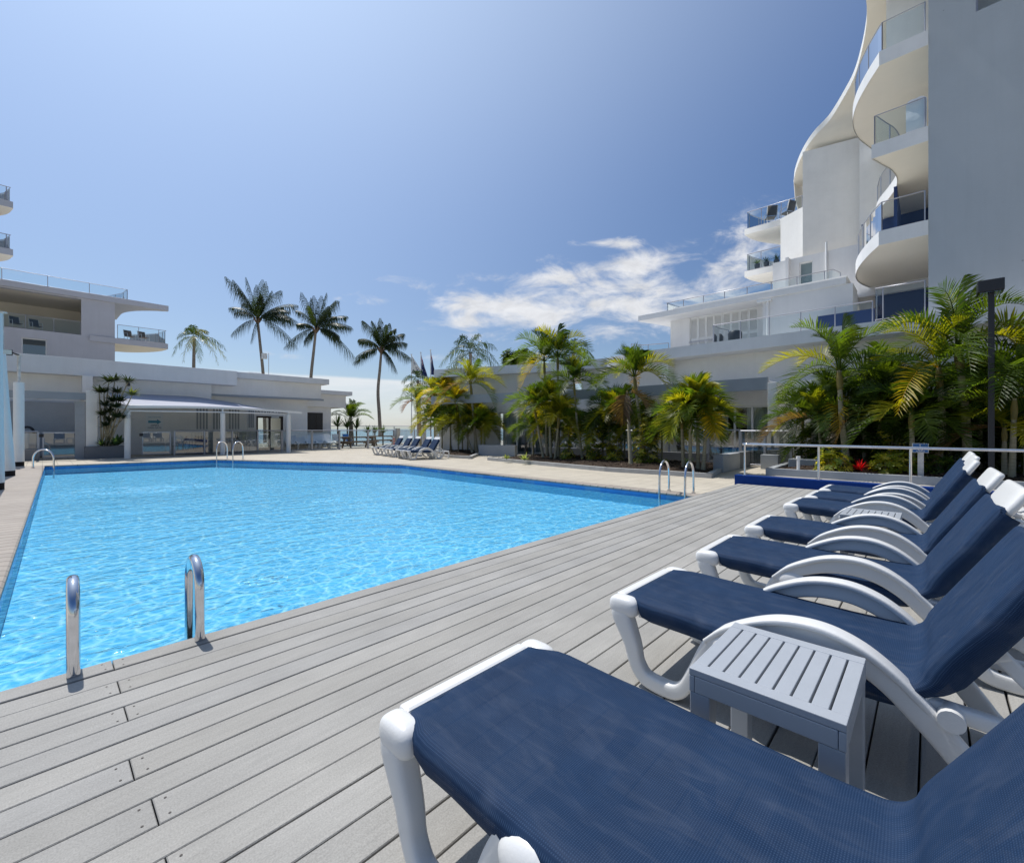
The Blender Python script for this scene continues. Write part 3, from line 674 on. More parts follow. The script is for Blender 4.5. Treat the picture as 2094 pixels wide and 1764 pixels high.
    for x in (.10, .60):
        b = MB()
        b.box(x-.012, x+.012, -.20, -.02, .40, .44)
        a = Vector((x, -.13, .60)); e1 = Vector((x, -.40, .34)); e2 = Vector((x, -.30, .34))
        b = MB(); b.strap([(-.10, .60), (-.20, .49), (-.34, .345)], x, .022, .045); b.strap([(-.13, .62), (-.33, .50), (-.52, .345)], x+.03, .022, .04)
        b.strap([(-.07, .52), (-.16, .57)], x, .03, .085)
        b.tube([(x-.022, -.12, .555), (x+.05, -.12, .555)], .014, 12)
        b.build('back_strut', 'plastic', t)
    return t
near = make_lounger(False)
lg = make_lounger()
LX = [.675, 1.96, 3.12, 4.22, 5.74, 6.62, 7.52]
LL = ['navy mesh sun lounger without raised arms, closest to the viewer, cropped by the frame',
      'navy mesh sun lounger directly behind the near grey slatted table',
      'navy mesh sun lounger in the deck row, next after the one behind the slatted table',
      'navy mesh sun lounger in the deck row, just before the half-hidden second side table',
      'faded dark navy sun lounger just beyond the half-hidden second side table',
      'blue mesh sun lounger, last but one of the deck row before the blue kerb wall',
      'faded dark navy sun lounger ending the deck row beside the blue kerb wall']
loungers = []
for i, (x, l) in enumerate(zip(LX, LL)):
    o = near if i == 0 else lg if i == 1 else copy_tree(lg)
    o.location = (x, [0, 0, 0, 0, .03, -.02, -.03][i], .002); o.rotation_euler.z = R([0, -.6, .5, .3, -.6, .4, -.3][i])
    tag(o, l, 'sun lounger', 'sun loungers in a row on the deck'); loungers.append(o)
FL = [(10.93, 16.19), (11.07, 16.98), (11.41, 18.35), (11.59, 19.3), (11.74, 20.36)]
FLL = ['white framed lounger across the pool nearest the planted palms', 'white framed lounger across the pool between the nearest one and the small white table',
       'white framed lounger across the pool in the middle, just past the small white table', 'white framed lounger across the pool, last but one towards the picnic tables', 'white framed lounger across the pool at the end towards the picnic tables']
for i, ((x, y), l) in enumerate(zip(FL, FLL)):
    o = copy_tree(lg); a = R(90-14)
    # local foot leg (0.03,.93) sits at (x,y)
    lx, ly = .04, .95
    o.location = (x-(lx*math.cos(a)-ly*math.sin(a)), y-(lx*math.sin(a)+ly*math.cos(a)), PV+.002); o.rotation_euler.z = a
    tag(o, l, 'sun lounger', 'sun loungers across the pool')

# ================================================================== SLATTED SIDE TABLES
def make_table():
    t = thing('side_table', 'x', 'side table')
    w, d, h = .47, .415, .47
    b = MB()
    e = .05
    b.box(0, e, 0, d, h-.022, h); b.box(w-e, w, 0, d, h-.022, h)
    ns = 9; g = .006; sw = (d-(ns-1)*g)/ns
    for i in range(ns): b.box(e+.0005, w-e-.0005, i*(sw+g), i*(sw+g)+sw, h-.022, h-.0006)
    b.build('slatted_top', 'tablepl', t, .0022, 2)
    b = MB(); z0 = h-.075
    b.box(0, w, .0, .018, z0, h-.023); b.box(0, w, d-.018, d, z0, h-.023); b.box(0, .018, .0185, d-.0185, z0, h-.023); b.box(w-.018, w, .0185, d-.0185, z0, h-.023)
    b.build('apron', 'tablepl', t, .003)
    for x in (.002, w-.064):
        for y in (.002, d-.064):
            lb = MB(); lb.box(x, x+.062, y, y+.062, .012, h-.076); lb.box(x+.004, x+.058, y+.004, y+.058, 0, .0118, 1)
            lb.build('leg', ['tablepl', 'rubber'], t, .003)
    return t
tb = make_table(); tb.location = (1.452, .162, .002)
tag(tb, 'grey slatted resin side table between the two nearest loungers', 'side table', 'slatted side tables on the deck')
t2 = copy_tree(tb); t2.location = (5.02, .20, .002)
tag(t2, 'grey slatted side table half hidden between loungers, middle of the deck row', 'side table', 'slatted side tables on the deck')
t3 = copy_tree(tb); t3.location = (11.55, 17.55, PV+.002); t3.rotation_euler.z = R(76)
tag(t3, 'small side table among the white loungers across the pool', 'side table')

# ================================================================== POOL HANDRAILS
def handrail(name, label, base, d, h=.45, reach=.36, r=.024, drop=-.6, group=None, gap=.0):
    """hoop of steel tube: one leg on the edge at base, the other down into the water along d"""
    d = Vector((d[0], d[1], 0)).normalized(); b0 = Vector(base)
    t = thing(name, label, 'pool handrail', tuple(b0), group)
    b = MB(); rr = reach/2
    pts = [b0, b0+Vector((0, 0, h-rr))]
    for i in range(1, 12):
        a = math.pi*i/12; pts.append(b0+d*(rr-rr*math.cos(a))+Vector((0, 0, h-rr+rr*math.sin(a))))
    pts += [b0+d*reach+Vector((0, 0, h-rr)), b0+d*reach+Vector((0, 0, drop))]
    b.tube(pts, r, 16); b.build('tube', 'steel', t)
    b = MB(); b.tube([b0+Vector((0, 0, .003)), b0+Vector((0, 0, .016))], r*1.9, 16); b.build('base_flange', 'steel', t)
    return t
for px, py, l in ((149, 1372, 'steel pool handrail on the deck edge, nearest the left side of the pool'), (406, 1304, 'steel pool handrail on the deck edge, the one further along the boards')):
    g_ = gp(px, py, 0)
    handrail('pool_handrail', l, (g_.x, 3.16, -.05), (.02, 1), .50, .30, .026, -.7, 'pool handrails')
for (x, y), l in (((9.20, 4.08), 'steel pool handrail at the right pool corner, further from the deck'), ((9.20, 3.56), 'steel pool handrail at the right pool corner, closer to the deck')):
    handrail('pool_handrail', l, (x, y, PV+.012), (-1, -.12), .66, .62, .022, -.7, 'pool handrails')
for (x, y), l in (((5.62, 22.65), 'steel pool handrail at the far pool edge, left of the pair'), ((6.02, 21.85), 'steel pool handrail at the far pool edge, right of the pair')):
    handrail('pool_handrail', l, (x, y, PV+.012), (-.8, -.75), .78, .70, .024, -.7, 'pool handrails')
handrail('pool_handrail', 'steel pool handrail at the far left pool corner', (-.22, 22.2, PV+.012), (.7, -.55), .62, .62, .026, -.7, 'pool handrails')
Z_ = Vector((0, 0, 1))
# ================================================================== BUILDING HELPERS
def wallx(b, x0, x1, y0, y1, z0, z1, holes=(), mi=0):
    """wall slab with faces at x0,x1 spanning y; holes = (ya,yb,za,zb)"""
    grid(b, lambda a0, a1, c0, c1: b.box(x0, x1, a0, a1, c0, c1, mi), y0, y1, z0, z1, holes)
def wally(b, x0, x1, y0, y1, z0, z1, holes=(), mi=0):
    grid(b, lambda a0, a1, c0, c1: b.box(a0, a1, y0, y1, c0, c1, mi), x0, x1, z0, z1, holes)
def grid(b, put, a0, a1, c0, c1, holes):
    if not holes: put(a0, a1, c0, c1); return
    cuts = sorted(set([a0, a1]+[h[0] for h in holes]+[h[1] for h in holes])); cuts = [c for c in cuts if a0 <= c <= a1]
    for p, q in zip(cuts[:-1], cuts[1:]):
        hs = sorted([h for h in holes if h[0] <= p+1e-6 and h[1] >= q-1e-6], key=lambda h: h[2]); z = c0
        for h in hs:
            if h[2] > z: put(p, q, z, h[2])
            z = max(z, h[3])
        if z < c1: put(p, q, z, c1)

def balustrade(parent, pts, z, h=1.0, step=1.25, name='balustrade', rail=.02, glass='glass', post=.02, zg=.06, closed_ends=True, tm='alu', top=None):
    """glass balustrade along ground polyline pts: top rail mesh > posts and glass panels as sub-parts"""
    P = [Vector((p[0], p[1], 0)) for p in pts]
    # resample to posts
    L_ = [0]
    for a, c in zip(P[:-1], P[1:]): L_.append(L_[-1]+(c-a).length)
    tot = L_[-1]; n = max(1, round(tot/step))
    def pos(s):
        for i in range(len(P)-1):
            if s <= L_[i+1]+1e-6: return P[i].lerp(P[i+1], (s-L_[i])/max(1e-6, L_[i+1]-L_[i]))
        return P[-1]
    b = MB(); b.tube([Vector((p.x, p.y, z+h)) for p in P], rail, 8)
    rl = b.build(name, tm, parent)
    b = MB(); b.tube([Vector((p.x, p.y, z+zg)) for p in P], rail*.7, 6); b.build('bottom_rail', tm, rl)
    for i in range(n+1):
        p = pos(tot*i/n); pb = MB(); pb.tube([(p.x, p.y, z), (p.x, p.y, z+h)], post, 8); pb.build('post', tm, rl)
    for i in range(n):
        s0, s1 = tot*i/n+.03, tot*(i+1)/n-.03
        k = 1 if len(P) == 2 else 4
        q = [pos(s0+(s1-s0)*j/k) for j in range(k+1)]
        gb = MB(); vs = [(p.x, p.y, z+zg+.03) for p in q]+[(p.x, p.y, z+h-.04) for p in q]
        gb.add(vs, [(j, j+1, j+k+2, j+k+1) for j in range(k)]); gb.build('glass_panel', glass, rl)
    return rl

def win(parent, axis, pos, a0, a1, z0, z1, n=1, fr='aluw', glass='window', th=.05, depth=.08, name='window'):
    """framed window or sliding door in an opening; axis 'x': plane x=pos, 'y': plane y=pos"""
    b = MB()
    def put(p, q, r, s): 
        if axis == 'x': b.box(pos, pos+depth, p, q, r, s)
        else: b.box(p, q, pos, pos+depth, r, s)
    put(a0, a1, z1-th, z1); put(a0, a1, z0, z0+th*.6)
    for i in range(n+1):
        c = a0+(a1-a0)*i/n; put(max(a0, c-th/2 if 0 < i < n else (a0 if i == 0 else a1-th)), min(a1, c+th/2 if 0 < i < n else (a0+th if i == 0 else a1)), z0+th*.6, z1-th)
    f = b.build(name, fr, parent)
    for i in range(n):
        g = MB(); p0 = a0+(a1-a0)*i/n+th*.6; p1 = a0+(a1-a0)*(i+1)/n-th*.6; o = pos+depth*.5
        if axis == 'x': g.add([(o, p0, z0+.03), (o, p1, z0+.03), (o, p1, z1-th), (o, p0, z1-th)], [(0, 1, 2, 3)])
        else: g.add([(p0, o, z0+.03), (p1, o, z0+.03), (p1, o, z1-th), (p0, o, z1-th)], [(0, 1, 2, 3)])
        g.build('pane', glass, f)
    return f
def curtain(parent, axis, pos, a0, a1, z0, z1, fold=.07):
    b = MB(); n = int((a1-a0)/fold*6); vs = []
    for i in range(n+1):
        a = a0+(a1-a0)*i/n; o = pos+.035*math.sin(i*2*math.pi/6)+.012*math.sin(i*.37)
        for z in (z0, z1): vs.append((o, a, z) if axis == 'x' else (a, o, z))
    b.add(vs, [(2*i, 2*i+2, 2*i+3, 2*i+1) for i in range(n)], 0, True); return b.build('curtain', 'curtain', parent)

# ================================================================== RIGHT WING (single storey) with terrace
rw = thing('poolside_wing', 'white single storey wing with pergola and sliding doors behind the planted palms', 'building', (18.9, 6, PV))
A0, A1 = (18.9, 13.3), (15.95, 21.0)
dA = (Vector(A1)-Vector(A0)).normalized(); nA = Vector((dA.y, -dA.x))        # towards inside (away from the pool)
if nA.x < 0: nA = -nA
b = MB()
holes = [(4.45, 6.35, PV, 2.16), (9.2, 11.0, PV, 2.16), (-3.6, -.4, PV, 2.2)]
wallx(b, 18.9, 19.15, -9, 13.3, PV-.2, 3.0, holes)
wallx(b, 19.35, 19.6, -9, 13.3, 3.0, 4.32)
b.box(18.9, 19.35, -9, 13.3, 3.0, 3.02)
b.build('wall', 'white', rw)
b = MB()
def onA(s, o=0): return Vector(A0)+dA*s+nA*o
def slabA(s0, s1, o0, o1, z0, z1, mi=0):
    b.prism([onA(s0, o0), onA(s1, o0), onA(s1, o1), onA(s0, o1)], z0, z1, mi)
LA = (Vector(A1)-Vector(A0)).length
slabA(0.02, 1.2, 0, .25, PV-.2, 3.0); slabA(1.2, 4.4, 0, .25, 2.16, 3.0); slabA(4.4, LA, 0, .25, PV-.2, 3.0)
slabA(.3, LA, .45, .7, 3.0, 4.3); slabA(LA-.25, LA, .251, 7, PV-.2, 4.3)
b.build('wall', 'whiteg', rw, 0).__setitem__('label', 'angled end wall turned towards the pool')
b = MB()
b.box(18.75, 19.345, 8.35, 8.67, 2.9, 4.27)
b.build('pier', 'whiteg', rw)
b = MB()
b.prism([(18.45, -9), (18.45, 9.3), (18.6, 10.4), (19.0, 11.6), tuple(onA(.9, -.12)), tuple(onA(LA+.25, -.12)), tuple(onA(LA+.25, 7)), (26, 13), (26, -9)], 4.27, 4.72)
b.build('roof_fascia', 'whiteg', rw, .015)
# interiors behind the doors
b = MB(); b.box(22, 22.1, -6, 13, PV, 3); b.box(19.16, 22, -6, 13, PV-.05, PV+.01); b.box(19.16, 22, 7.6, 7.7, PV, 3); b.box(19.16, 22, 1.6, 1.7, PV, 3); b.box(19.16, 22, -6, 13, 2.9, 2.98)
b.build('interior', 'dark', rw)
f = win(rw, 'x', 18.98, 4.45, 6.35, PV, 2.16, 3, th=.07, name='sliding_door')
curtain(rw, 'x', 19.28, 4.5, 5.35, PV+.02, 2.1); curtain(rw, 'x', 19.28, 6.05, 6.3, PV+.02, 2.1)
win(rw, 'x', 18.98, 9.2, 11.0, PV, 2.16, 2, name='sliding_door'); curtain(rw, 'x', 19.28, 10.3, 10.95, PV+.02, 2.1)
win(rw, 'x', 18.98, -3.6, -.4, PV, 2.2, 3, name='sliding_door'); curtain(rw, 'x', 19.28, -3.5, -2.2, PV+.02, 2.1); curtain(rw, 'x', 19.28, -1.0, -.5, PV+.02, 2.1)
# angled part doors
b = MB()
for s0, s1 in ((1.2, 1.27), (2.25, 2.32), (3.3, 3.37), (4.33, 4.4)): slabA(s0, s1, .08, .15, PV, 2.16)
slabA(1.2, 4.4, .081, .149, 2.1, 2.159)
f = b.build('sliding_door', 'aluw', rw)
for s0, s1 in ((1.27, 2.25), (2.32, 3.3), (3.37, 4.33)):
    g = MB(); p, q = onA(s0, .115), onA(s1, .115); g.add([(p.x, p.y, PV), (q.x, q.y, PV), (q.x, q.y, 2.1), (p.x, p.y, 2.1)], [(0, 1, 2, 3)]); g.build('pane', 'window', f)
b = MB(); vs = []; nn = 90
for i in range(nn+1):
    p = onA(1.3+3.0*i/nn, .40+.035*math.sin(i*1.05)); vs += [(p.x, p.y, PV), (p.x, p.y, 2.1)]
b.add(vs, [(2*i, 2*i+2, 2*i+3, 2*i+1) for i in range(nn)], 0, True); b.build('curtain', 'curtain', rw)
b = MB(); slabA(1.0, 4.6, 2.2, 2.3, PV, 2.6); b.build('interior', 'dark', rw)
# pergola: grey beam carried on piers with slats behind it
b = MB()
b.box(17.35, 17.47, 4.15, 10.3, 2.62, 3.06); b.box(17.35, 17.47, -8, 2.6, 2.62, 3.06)
p0, p1 = Vector((17.41, 10.3)), onA(LA-.3, -1.2)
b.prism([p0+Vector((-.06, 0)), p1-nA*.06, p1+nA*.06, p0+Vector((.06, 0))], 2.62, 3.06)
pe = b.build('pergola_beam', 'grey', rw)
for i, y in enumerate([4.4+.62*k for k in range(10)]):
    s_ = MB(); s_.box(17.471, 18.899, y, y+.06, 2.74, 2.95); s_.build('rafter', 'alu', pe)
for i in range(7):
    s_ = MB(); q = p0.lerp(p1, (i+.6)/7.2)+nA*.065; q2 = q+nA*1.1; d2 = dA*.03
    s_.prism([q-d2, q+d2, q2+d2, q2-d2], 2.74, 2.95); s_.build('rafter', 'alu', pe)
b = MB()
for k in range(7): b.box(17.55+k*.18, 17.64+k*.18, 4.2, 10.2, 2.951, 2.985)
b.build('shade_slat', 'aluw', pe)
b = MB(); b.box(17.30, 18.899, 3.86, 4.14, PV-.1, 2.86); b.build('pier', 'white', rw, .008)
b = MB(); b.box(17.30, 18.899, 2.62, 2.9, PV-.1, 2.86); b.build('pier', 'white', rw, .008)
# terrace on its roof
balustrade(rw, [(20.6, 6.45), (20.0, 6.62), (19.25, 6.63)], 4.72, .84, 1.0)
balustrade(rw, [(19.2, 6.6), (19.2, 1.45)], 4.72, .84, 1.1)
balustrade(rw, [(22.4, 9.95), (22.0, 11.2), (21.3, 11.5)], 4.72, 1.0, 1.0)

# ================================================================== UPPER BLOCK with white shutters and roof terrace
ub = thing('terrace_apartment', 'white upper apartment block with louvred shutters and overhanging flat roof', 'building', (22.5, 7, 4.72))
b = MB()
b.box(22.5, 22.75, 8.9, 9.9, 4.72, 6.86); b.box(22.5, 22.75, 5.30, 5.78, 4.72, 6.86); b.box(21.36, 22.75, 2.2, 5.299, 4.72, 6.86); b.box(22.751, 28, 9.65, 9.9, 4.72, 6.86); b.box(22.5, 22.75, 5.78, 8.9, 7.05, 7.06)
b.box(24.2, 24.4, 5.0, 9.0, 4.72, 6.86)
b.build('wall', 'whiteg', ub)
b = MB()
b.prism([(21.3, 2.4), (21.3, 11.1), (21.6, 11.1), (22.6, 10.75), (24.5, 10.25), (28, 10.0), (28, 2.4)], 6.86, 7.12); b.build('roof_slab', 'whiteg', ub)
b = MB(); b.box(21.45, 28, 2.4, 9.3, 7.12, 7.22); b.build('parapet', 'white', ub)
for k in range(8):
    y1 = 8.89-k*.388; y0 = y1-.375
    b = MB(); X = 22.56
    b.box(X, X+.04, y0, y0+.045, 4.72, 6.86); b.box(X, X+.04, y1-.045, y1, 4.72, 6.86); b.box(X, X+.04, y0+.045, y1-.045, 6.78, 6.86); b.box(X, X+.04, y0+.045, y1-.045, 5.7, 5.8)
    b.box(X+.045, X+.07, y0, y1, 4.72, 6.86); sh = b.build('shutter', 'aluw', ub)
    b = MB(); z = 4.8
    while z < 6.75:
        if not 5.66 < z < 5.81:
            b.add([(X+.002, y0+.045, z), (X+.002, y1-.045, z), (X+.040, y1-.045, z+.062), (X+.040, y0+.045, z+.062)], [(0, 1, 2, 3)])
        z += .066
    b.build('louvre', 'aluw', sh)
b = MB(); b.tube([(21.30, 5.1, 4.72), (21.30, 5.1, 6.7)], .05, 8); b.box(21.2, 21.355, 4.95, 5.5, 6.7, 6.8); b.build('downpipe', 'aluw', ub)
b = MB(); b.tube([(22.38, 8.9, 5.6), (22.38, 7.2, 5.6)], .02, 6); b.build('hand_rail', 'alu', ub)
balustrade(ub, [(23.6, 9.3), (22.6, 9.6), (21.65, 9.73), (21.65, 2.85), (22.3, 2.7)], 7.14, .46, 1.0)

# ================================================================== TOWER with wavy balconies
tw = thing('apartment_tower', 'tall white apartment tower with wavy balconies and a curved roof blade', 'building', (19.4, 0, PV))
b = MB()
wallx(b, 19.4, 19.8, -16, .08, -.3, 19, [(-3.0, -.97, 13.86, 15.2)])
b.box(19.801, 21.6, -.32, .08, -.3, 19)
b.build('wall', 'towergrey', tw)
win(tw, 'x', 19.55, -3.0, -.97, 13.86, 15.2, 2, fr='alu', glass='window')
b = MB(); b.box(20.4, 20.5, -3.5, -.6, 13.4, 15.6); b.build('blind', 'cream', tw)
def slab_curve(kind):
    if kind == 0: side = [(19.4, 1.29), (20.2, 1.62), (21.1, 1.92), (22.0, 2.14), (23.0, 2.26), (24.0, 2.20), (25.0, 1.95), (25.8, 1.6)]
    elif kind == 1: side = [(19.4, 1.48), (20.1, 1.25), (20.8, 1.02), (21.6, .92), (22.4, 1.0), (23.2, 1.25), (24.2, 1.62), (25.2, 1.8)]
    else: side = [(19.4, 1.28), (20.3, 1.72), (21.3, 2.1), (22.4, 2.3), (23.6, 2.25), (24.8, 1.95), (25.8, 1.7)]
    return [Vector((p.x, p.y)) for p in cr([(x, y, 0) for x, y in side], 5)]
for zt, kind, hasr in ((7.88, 0, 1), (10.87, 1, 1), (13.93, 2, 1)):
    sc = slab_curve(kind)
    b = MB(); b.prism([(19.4, .081)]+[tuple(p) for p in sc]+[(26, .6), (26, .081)], zt-.40, zt, 0, True)
    bs = b.build('balcony_slab', 'cream', tw)
    e = MB(); k = len(sc)
    ins = off([tuple(p) for p in sc], 0)
    # rendered upstand band along the edge
    def band(z0, z1, o):
        vs = []
        for i, p in enumerate(sc):
            t = (sc[min(i+1, k-1)]-sc[max(i-1, 0)]).normalized(); nn = Vector((-t.y, t.x)); q = p+nn*o; vs += [(q.x, q.y, z0), (q.x, q.y, z1)]
        e.add(vs, [(2*i, 2*i+2, 2*i+3, 2*i+1) for i in range(k-1)], 0, True)
    band(zt-.44, zt+.03, .012)
    e.box(19.375, 19.398, .082, sc[0].y+.012, zt-.44, zt+.03)
    e.build('edge_band', 'whiteg', tw)
    if hasr:
        rc = []
        for i, p in enumerate(sc):
            t = (sc[min(i+1, k-1)]-sc[max(i-1, 0)]).normalized(); nn = Vector((-t.y, t.x)); rc.append(p-nn*.07)
        balustrade(tw, [(19.47, .16)]+[(19.47, rc[0].y)], zt, 1.02, 1.3)
        balustrade(tw, [(max(p.x, 19.47), p.y) for p in rc], zt, 1.02, .95)
# inner walls: white below the slabs, navy at two storeys
b = MB()
b.box(21.9, 22.1, -.1, 1.25, 13.9, 17.9); b.box(25.6, 25.9, -2, 2.4, 4.7, 15.5); b.build('wall', 'white', tw)
b = MB()
b.box(25.3, 25.5, -2, 1.75, 4.72, 7.46); b.box(25.3, 25.5, -2, 2.3, 7.9, 10.43)
b.box(22.2, 25.2, .95, 1.05, 7.9, 10.43); b.build('navy_wall', 'navywall', tw)
b = MB(); b.box(20.6, 20.75, 1.5, 3.2, 4.72, 5.6); b.build('navy_screen', 'navywall', tw)
balustrade(tw, [(19.47, .16), (19.47, 1.4), (20.3, 1.42)], 4.9, 1.12, 1.2)
# main body behind: stepped walls grazed by the sun, recess with window, roof blade
ry = R(0)
b = MB()
def gz(px, py, Y): return at(px, py, Y)
b.prism([(26.0, 4.67), (26.62, 2.0), (33, 2.0), (33, 4.67)], 9.5, 14.3); b.prism([(26.0, 4.67), (26.62, 2.0), (26.9, 2.0), (26.28, 4.67)], 14.3, 15.02)
b.build('grazed_wall', 'white', tw)
b = MB(); b.prism([(27.45, 5.95), (26.6, 4.55), (33, 4.55), (33, 5.95)], 10.0, 12.62); b.build('wall', 'white', tw)
b = MB(); wallx(b, 25.0, 25.25, -1, 5.76, 7.1, 9.5, [(4.08, 4.63, 7.3, 9.22)])
b.box(24.6, 24.999, 5.0, 5.13, 7.1, 9.5); b.box(25.251, 31, 5.5, 5.76, 7.1, 9.5); b.build('wall', 'whiteg', tw)
win(tw, 'x', 25.08, 4.08, 4.63, 7.3, 9.22, 1, th=.05); b = MB(); b.box(25.4, 25.45, 3.9, 4.8, 7.1, 9.4); b.build('blind', 'curtain', tw)
b = MB(); b.tube([(24.94, 3.55, 7.1), (24.94, 3.55, 9.9)], .05, 8); b.build('downpipe', 'aluw', tw)
b = MB(); b.box(25.6, 33, 2.0, 5.2, 9.3, 9.5); b.build('soffit', 'cream', tw)
for zt, tip in ((10.2, 7.75), (12.6, 7.75)):
    sd_ = [Vector((p.x, p.y)) for p in cr([(27.5, tip, 0), (28.2, tip-.1, 0), (29.2, 7.3, 0), (30.2, 6.7, 0), (31.5, 6.2, 0), (33, 5.96, 0)], 4)]
    y0 = 5.2 if zt < 11 else 4.98
    b = MB(); b.prism([(27.5, y0), (27.45, tip)]+[tuple(p) for p in sd_]+[(33, y0)], zt-.32, zt, 0, True); b.build('balcony_slab', 'white', tw)
    balustrade(tw, [(30.5, 6.45), (29.2, 7.2), (28.2, 7.55), (27.6, tip-.1), (27.6, 5.97 if zt < 11 else 4.98)], zt, .98, 1.0)
# roof blade: thin slab whose edge sweeps in an S, sampled at its real height
ed = [(1771, 0, 17.9), (1772.6, 27, 17.8), (1771, 58, 17.65), (1762.4, 104.5, 17.35), (1747.8, 155.5, 16.95), (1728.4, 194.4, 16.55), (1697, 245.5, 16.0), (1667.6, 277, 15.6), (1648.2, 304, 15.25), (1633.6, 333, 14.95), (1625, 360, 14.7), (1623.4, 379, 14.55)]
def atz(px, py, z):
    Y = (z-EYE)*F/(HY-py); return at(px, py, Y)
ep = [atz(*e) for e in ed]; p0 = ep[0]
ep = [p0+Vector((-4.5, -.3, .35)), p0+Vector((-2.0, 0, .12))]+ep
sm = cr(ep, 5); e_ = sm[-1]; sm += [e_+Vector((.3, -.12, -.03)), e_+Vector((.5, -.5, -.03))]
b = MB(); vs = []; k = len(sm); th = .30
for p in sm:
    inn = Vector((p.x+1.5, -16, p.z)); vs += [p, inn, inn+Z_*th, p+Z_*th]
b.add(vs, [(4*i, 4*i+4, 4*i+5, 4*i+1) for i in range(k-1)], 0, True); b.add(vs, [(4*i+3, 4*i+2, 4*i+6, 4*i+7) for i in range(k-1)], 1, True)
b.add(vs, [(4*i, 4*i+3, 4*i+7, 4*i+4) for i in range(k-1)], 1, True); b.add(vs[-4:], [(0, 1, 2, 3)], 1)
b.build('roof_blade', ['cream', 'white'], tw)
# the blade turns down into a thin curved fin standing on the high balcony
fp = [sm[-4]+Vector((-.02, -.05, 0)), Vector((27.9, 5.35, 0)), Vector((27.2, 5.0, 0))]
b = MB(); vs = []
tipx = [onu(1623.5, 366, 28.1), onu(1627, 412, 28.1), onu(1637, 440, 28.0), onu(1645, 462, 27.9)]
for q_ in tipx: vs += [q_, Vector((q_.x+1.2, 4.985, q_.z))]
b.add(vs, [(2*i, 2*i+1, 2*i+3, 2*i+2) for i in range(3)], 0, True); vs2 = [v+Vector((.0, -.0, 0))+Vector((.16, .05, 0)) for v in vs]
b.add(vs2, [(2*i+2, 2*i+3, 2*i+1, 2*i) for i in range(3)], 0, True); b.add([vs[0], vs2[0], vs[2], vs2[2], vs[4], vs2[4], vs[6], vs2[6]], [(0, 2, 3, 1), (2, 4, 5, 3), (4, 6, 7, 5)]); b.build('fin', 'cream', tw)
c_ = atz(1703, 228, 17.4); b = MB(); b.box(c_.x+.4, c_.x+1.2, c_.y-1.2, c_.y-.35, 15.2, 17.45); b.build('chimney', 'white', tw)

# ================================================================== LEFT WING
lw = thing('cafe_wing', 'low white wing across the pool with stepped parapets and white bay shutters', 'building', (4, 30, PV))
b = MB(); wally(b, -14, 6.7, 30.2, 30.45, PV-.2, 3.82); b.build('wall', 'white', lw)
b = MB(); b.box(-14, 7.82, 29.5, 38, 3.80, 4.62); b.build('roof_fascia', 'whiteg', lw, .012)
b = MB(); b.box(-14, 7.0, 29.45, 29.499, 3.92, 4.0); b.build('shadow_line', 'midgrey', lw) if False else None
b = MB(); b.box(6.71, 13.15, 30.46, 37, 3.25, 4.30); b.build('bulkhead', 'white', lw, .01)
b = MB(); b.box(7.9, 13.55, 30.1, 38, 4.301, 4.66); b.box(7.0, 7.9, 30.46, 38, 4.301, 4.5); b.build('roof_fascia', 'whiteg', lw, .012)
b = MB(); b.box(6.69, 13.3, 30.40, 30.458, 3.18, 3.30); b.build('drip_edge', 'midgrey', lw)
b = MB(); wally(b, 5.3, 12.4, 30.9, 31.15, PV-.2, 3.249, [(9.25, 10.85, PV, 2.08)]); b.box(12.1, 12.4, 31.151, 38, PV-.2, 3.249); b.box(6.4, 6.7, 30.451, 30.899, PV-.2, 3.8)
b.build('wall', 'white', lw)
b = MB(); b.box(1.3, 1.66, 29.2, 30.199, 2.97, 3.79); b.build('pillar', 'white', lw, .01)
b = MB(); b.box(1.35, 1.72, 27.5, 28.0, .47, 2.96); b.build('pillar', 'white', lw, .01)
b = MB(); b.box(-3, 1.34, 27.55, 27.68, 2.55, 2.86); pe = b.build('pergola_beam', 'grey', lw)
for x in (-1.8, -.2, 1.25):
    s_ = MB(); s_.box(x, x+.08, 27.681, 30.199, 2.66, 2.82); s_.build('rafter', 'alu', pe)
b = MB(); b.box(-3, 1.25, 29.9, 30.198, 0, 2.5); b.build('wall', 'midgrey', lw); 
b = MB(); b.box(1.0, 1.34, 27.75, 28.2, PV, 2.5); b.build('pier', 'midgrey', lw)
b = MB(); b.box(2.95, 3.19, 30.15, 30.199, 3.98, 4.22) if False else b.box(2.93, 3.17, 30.14, 30.199, 3.42, 3.68); v = b.build('wall_vent', 'cream', lw)
b = MB(); b.box(2.98, 3.12, 30.12, 30.139, 3.46, 3.64); b.build('vent_grille', 'black', v)
# bay of white shutters
b = MB(); b.box(5.75, 8.45, 30.25, 30.899, 1.1, 2.72); b.box(5.65, 8.55, 30.15, 30.899, 1.02, 1.099); bay = b.build('shutter_bay', 'aluw', lw, .006)
for x0 in (5.95, 6.75, 7.55):
    f = MB(); f.box(x0-.06, x0+.66, 30.21, 30.249, 1.14, 2.64); fo = f.build('shutter_panel', 'aluw', bay)
    for k in range(4):
        s_ = MB(); s_.box(x0+.03+k*.15, x0+.12+k*.15, 30.195, 30.209, 1.24, 2.55); s_.build('louvre', 'midgrey', fo)
f = MB(); f.box(8.75, 9.16, 30.85, 30.899, 1.25, 2.62); fo = f.build('shutter_panel', 'aluw', lw)
for k in range(3):
    s_ = MB(); s_.box(8.80+k*.11, 8.88+k*.11, 30.83, 30.849, 1.33, 2.52); s_.build('louvre', 'midgrey', fo)
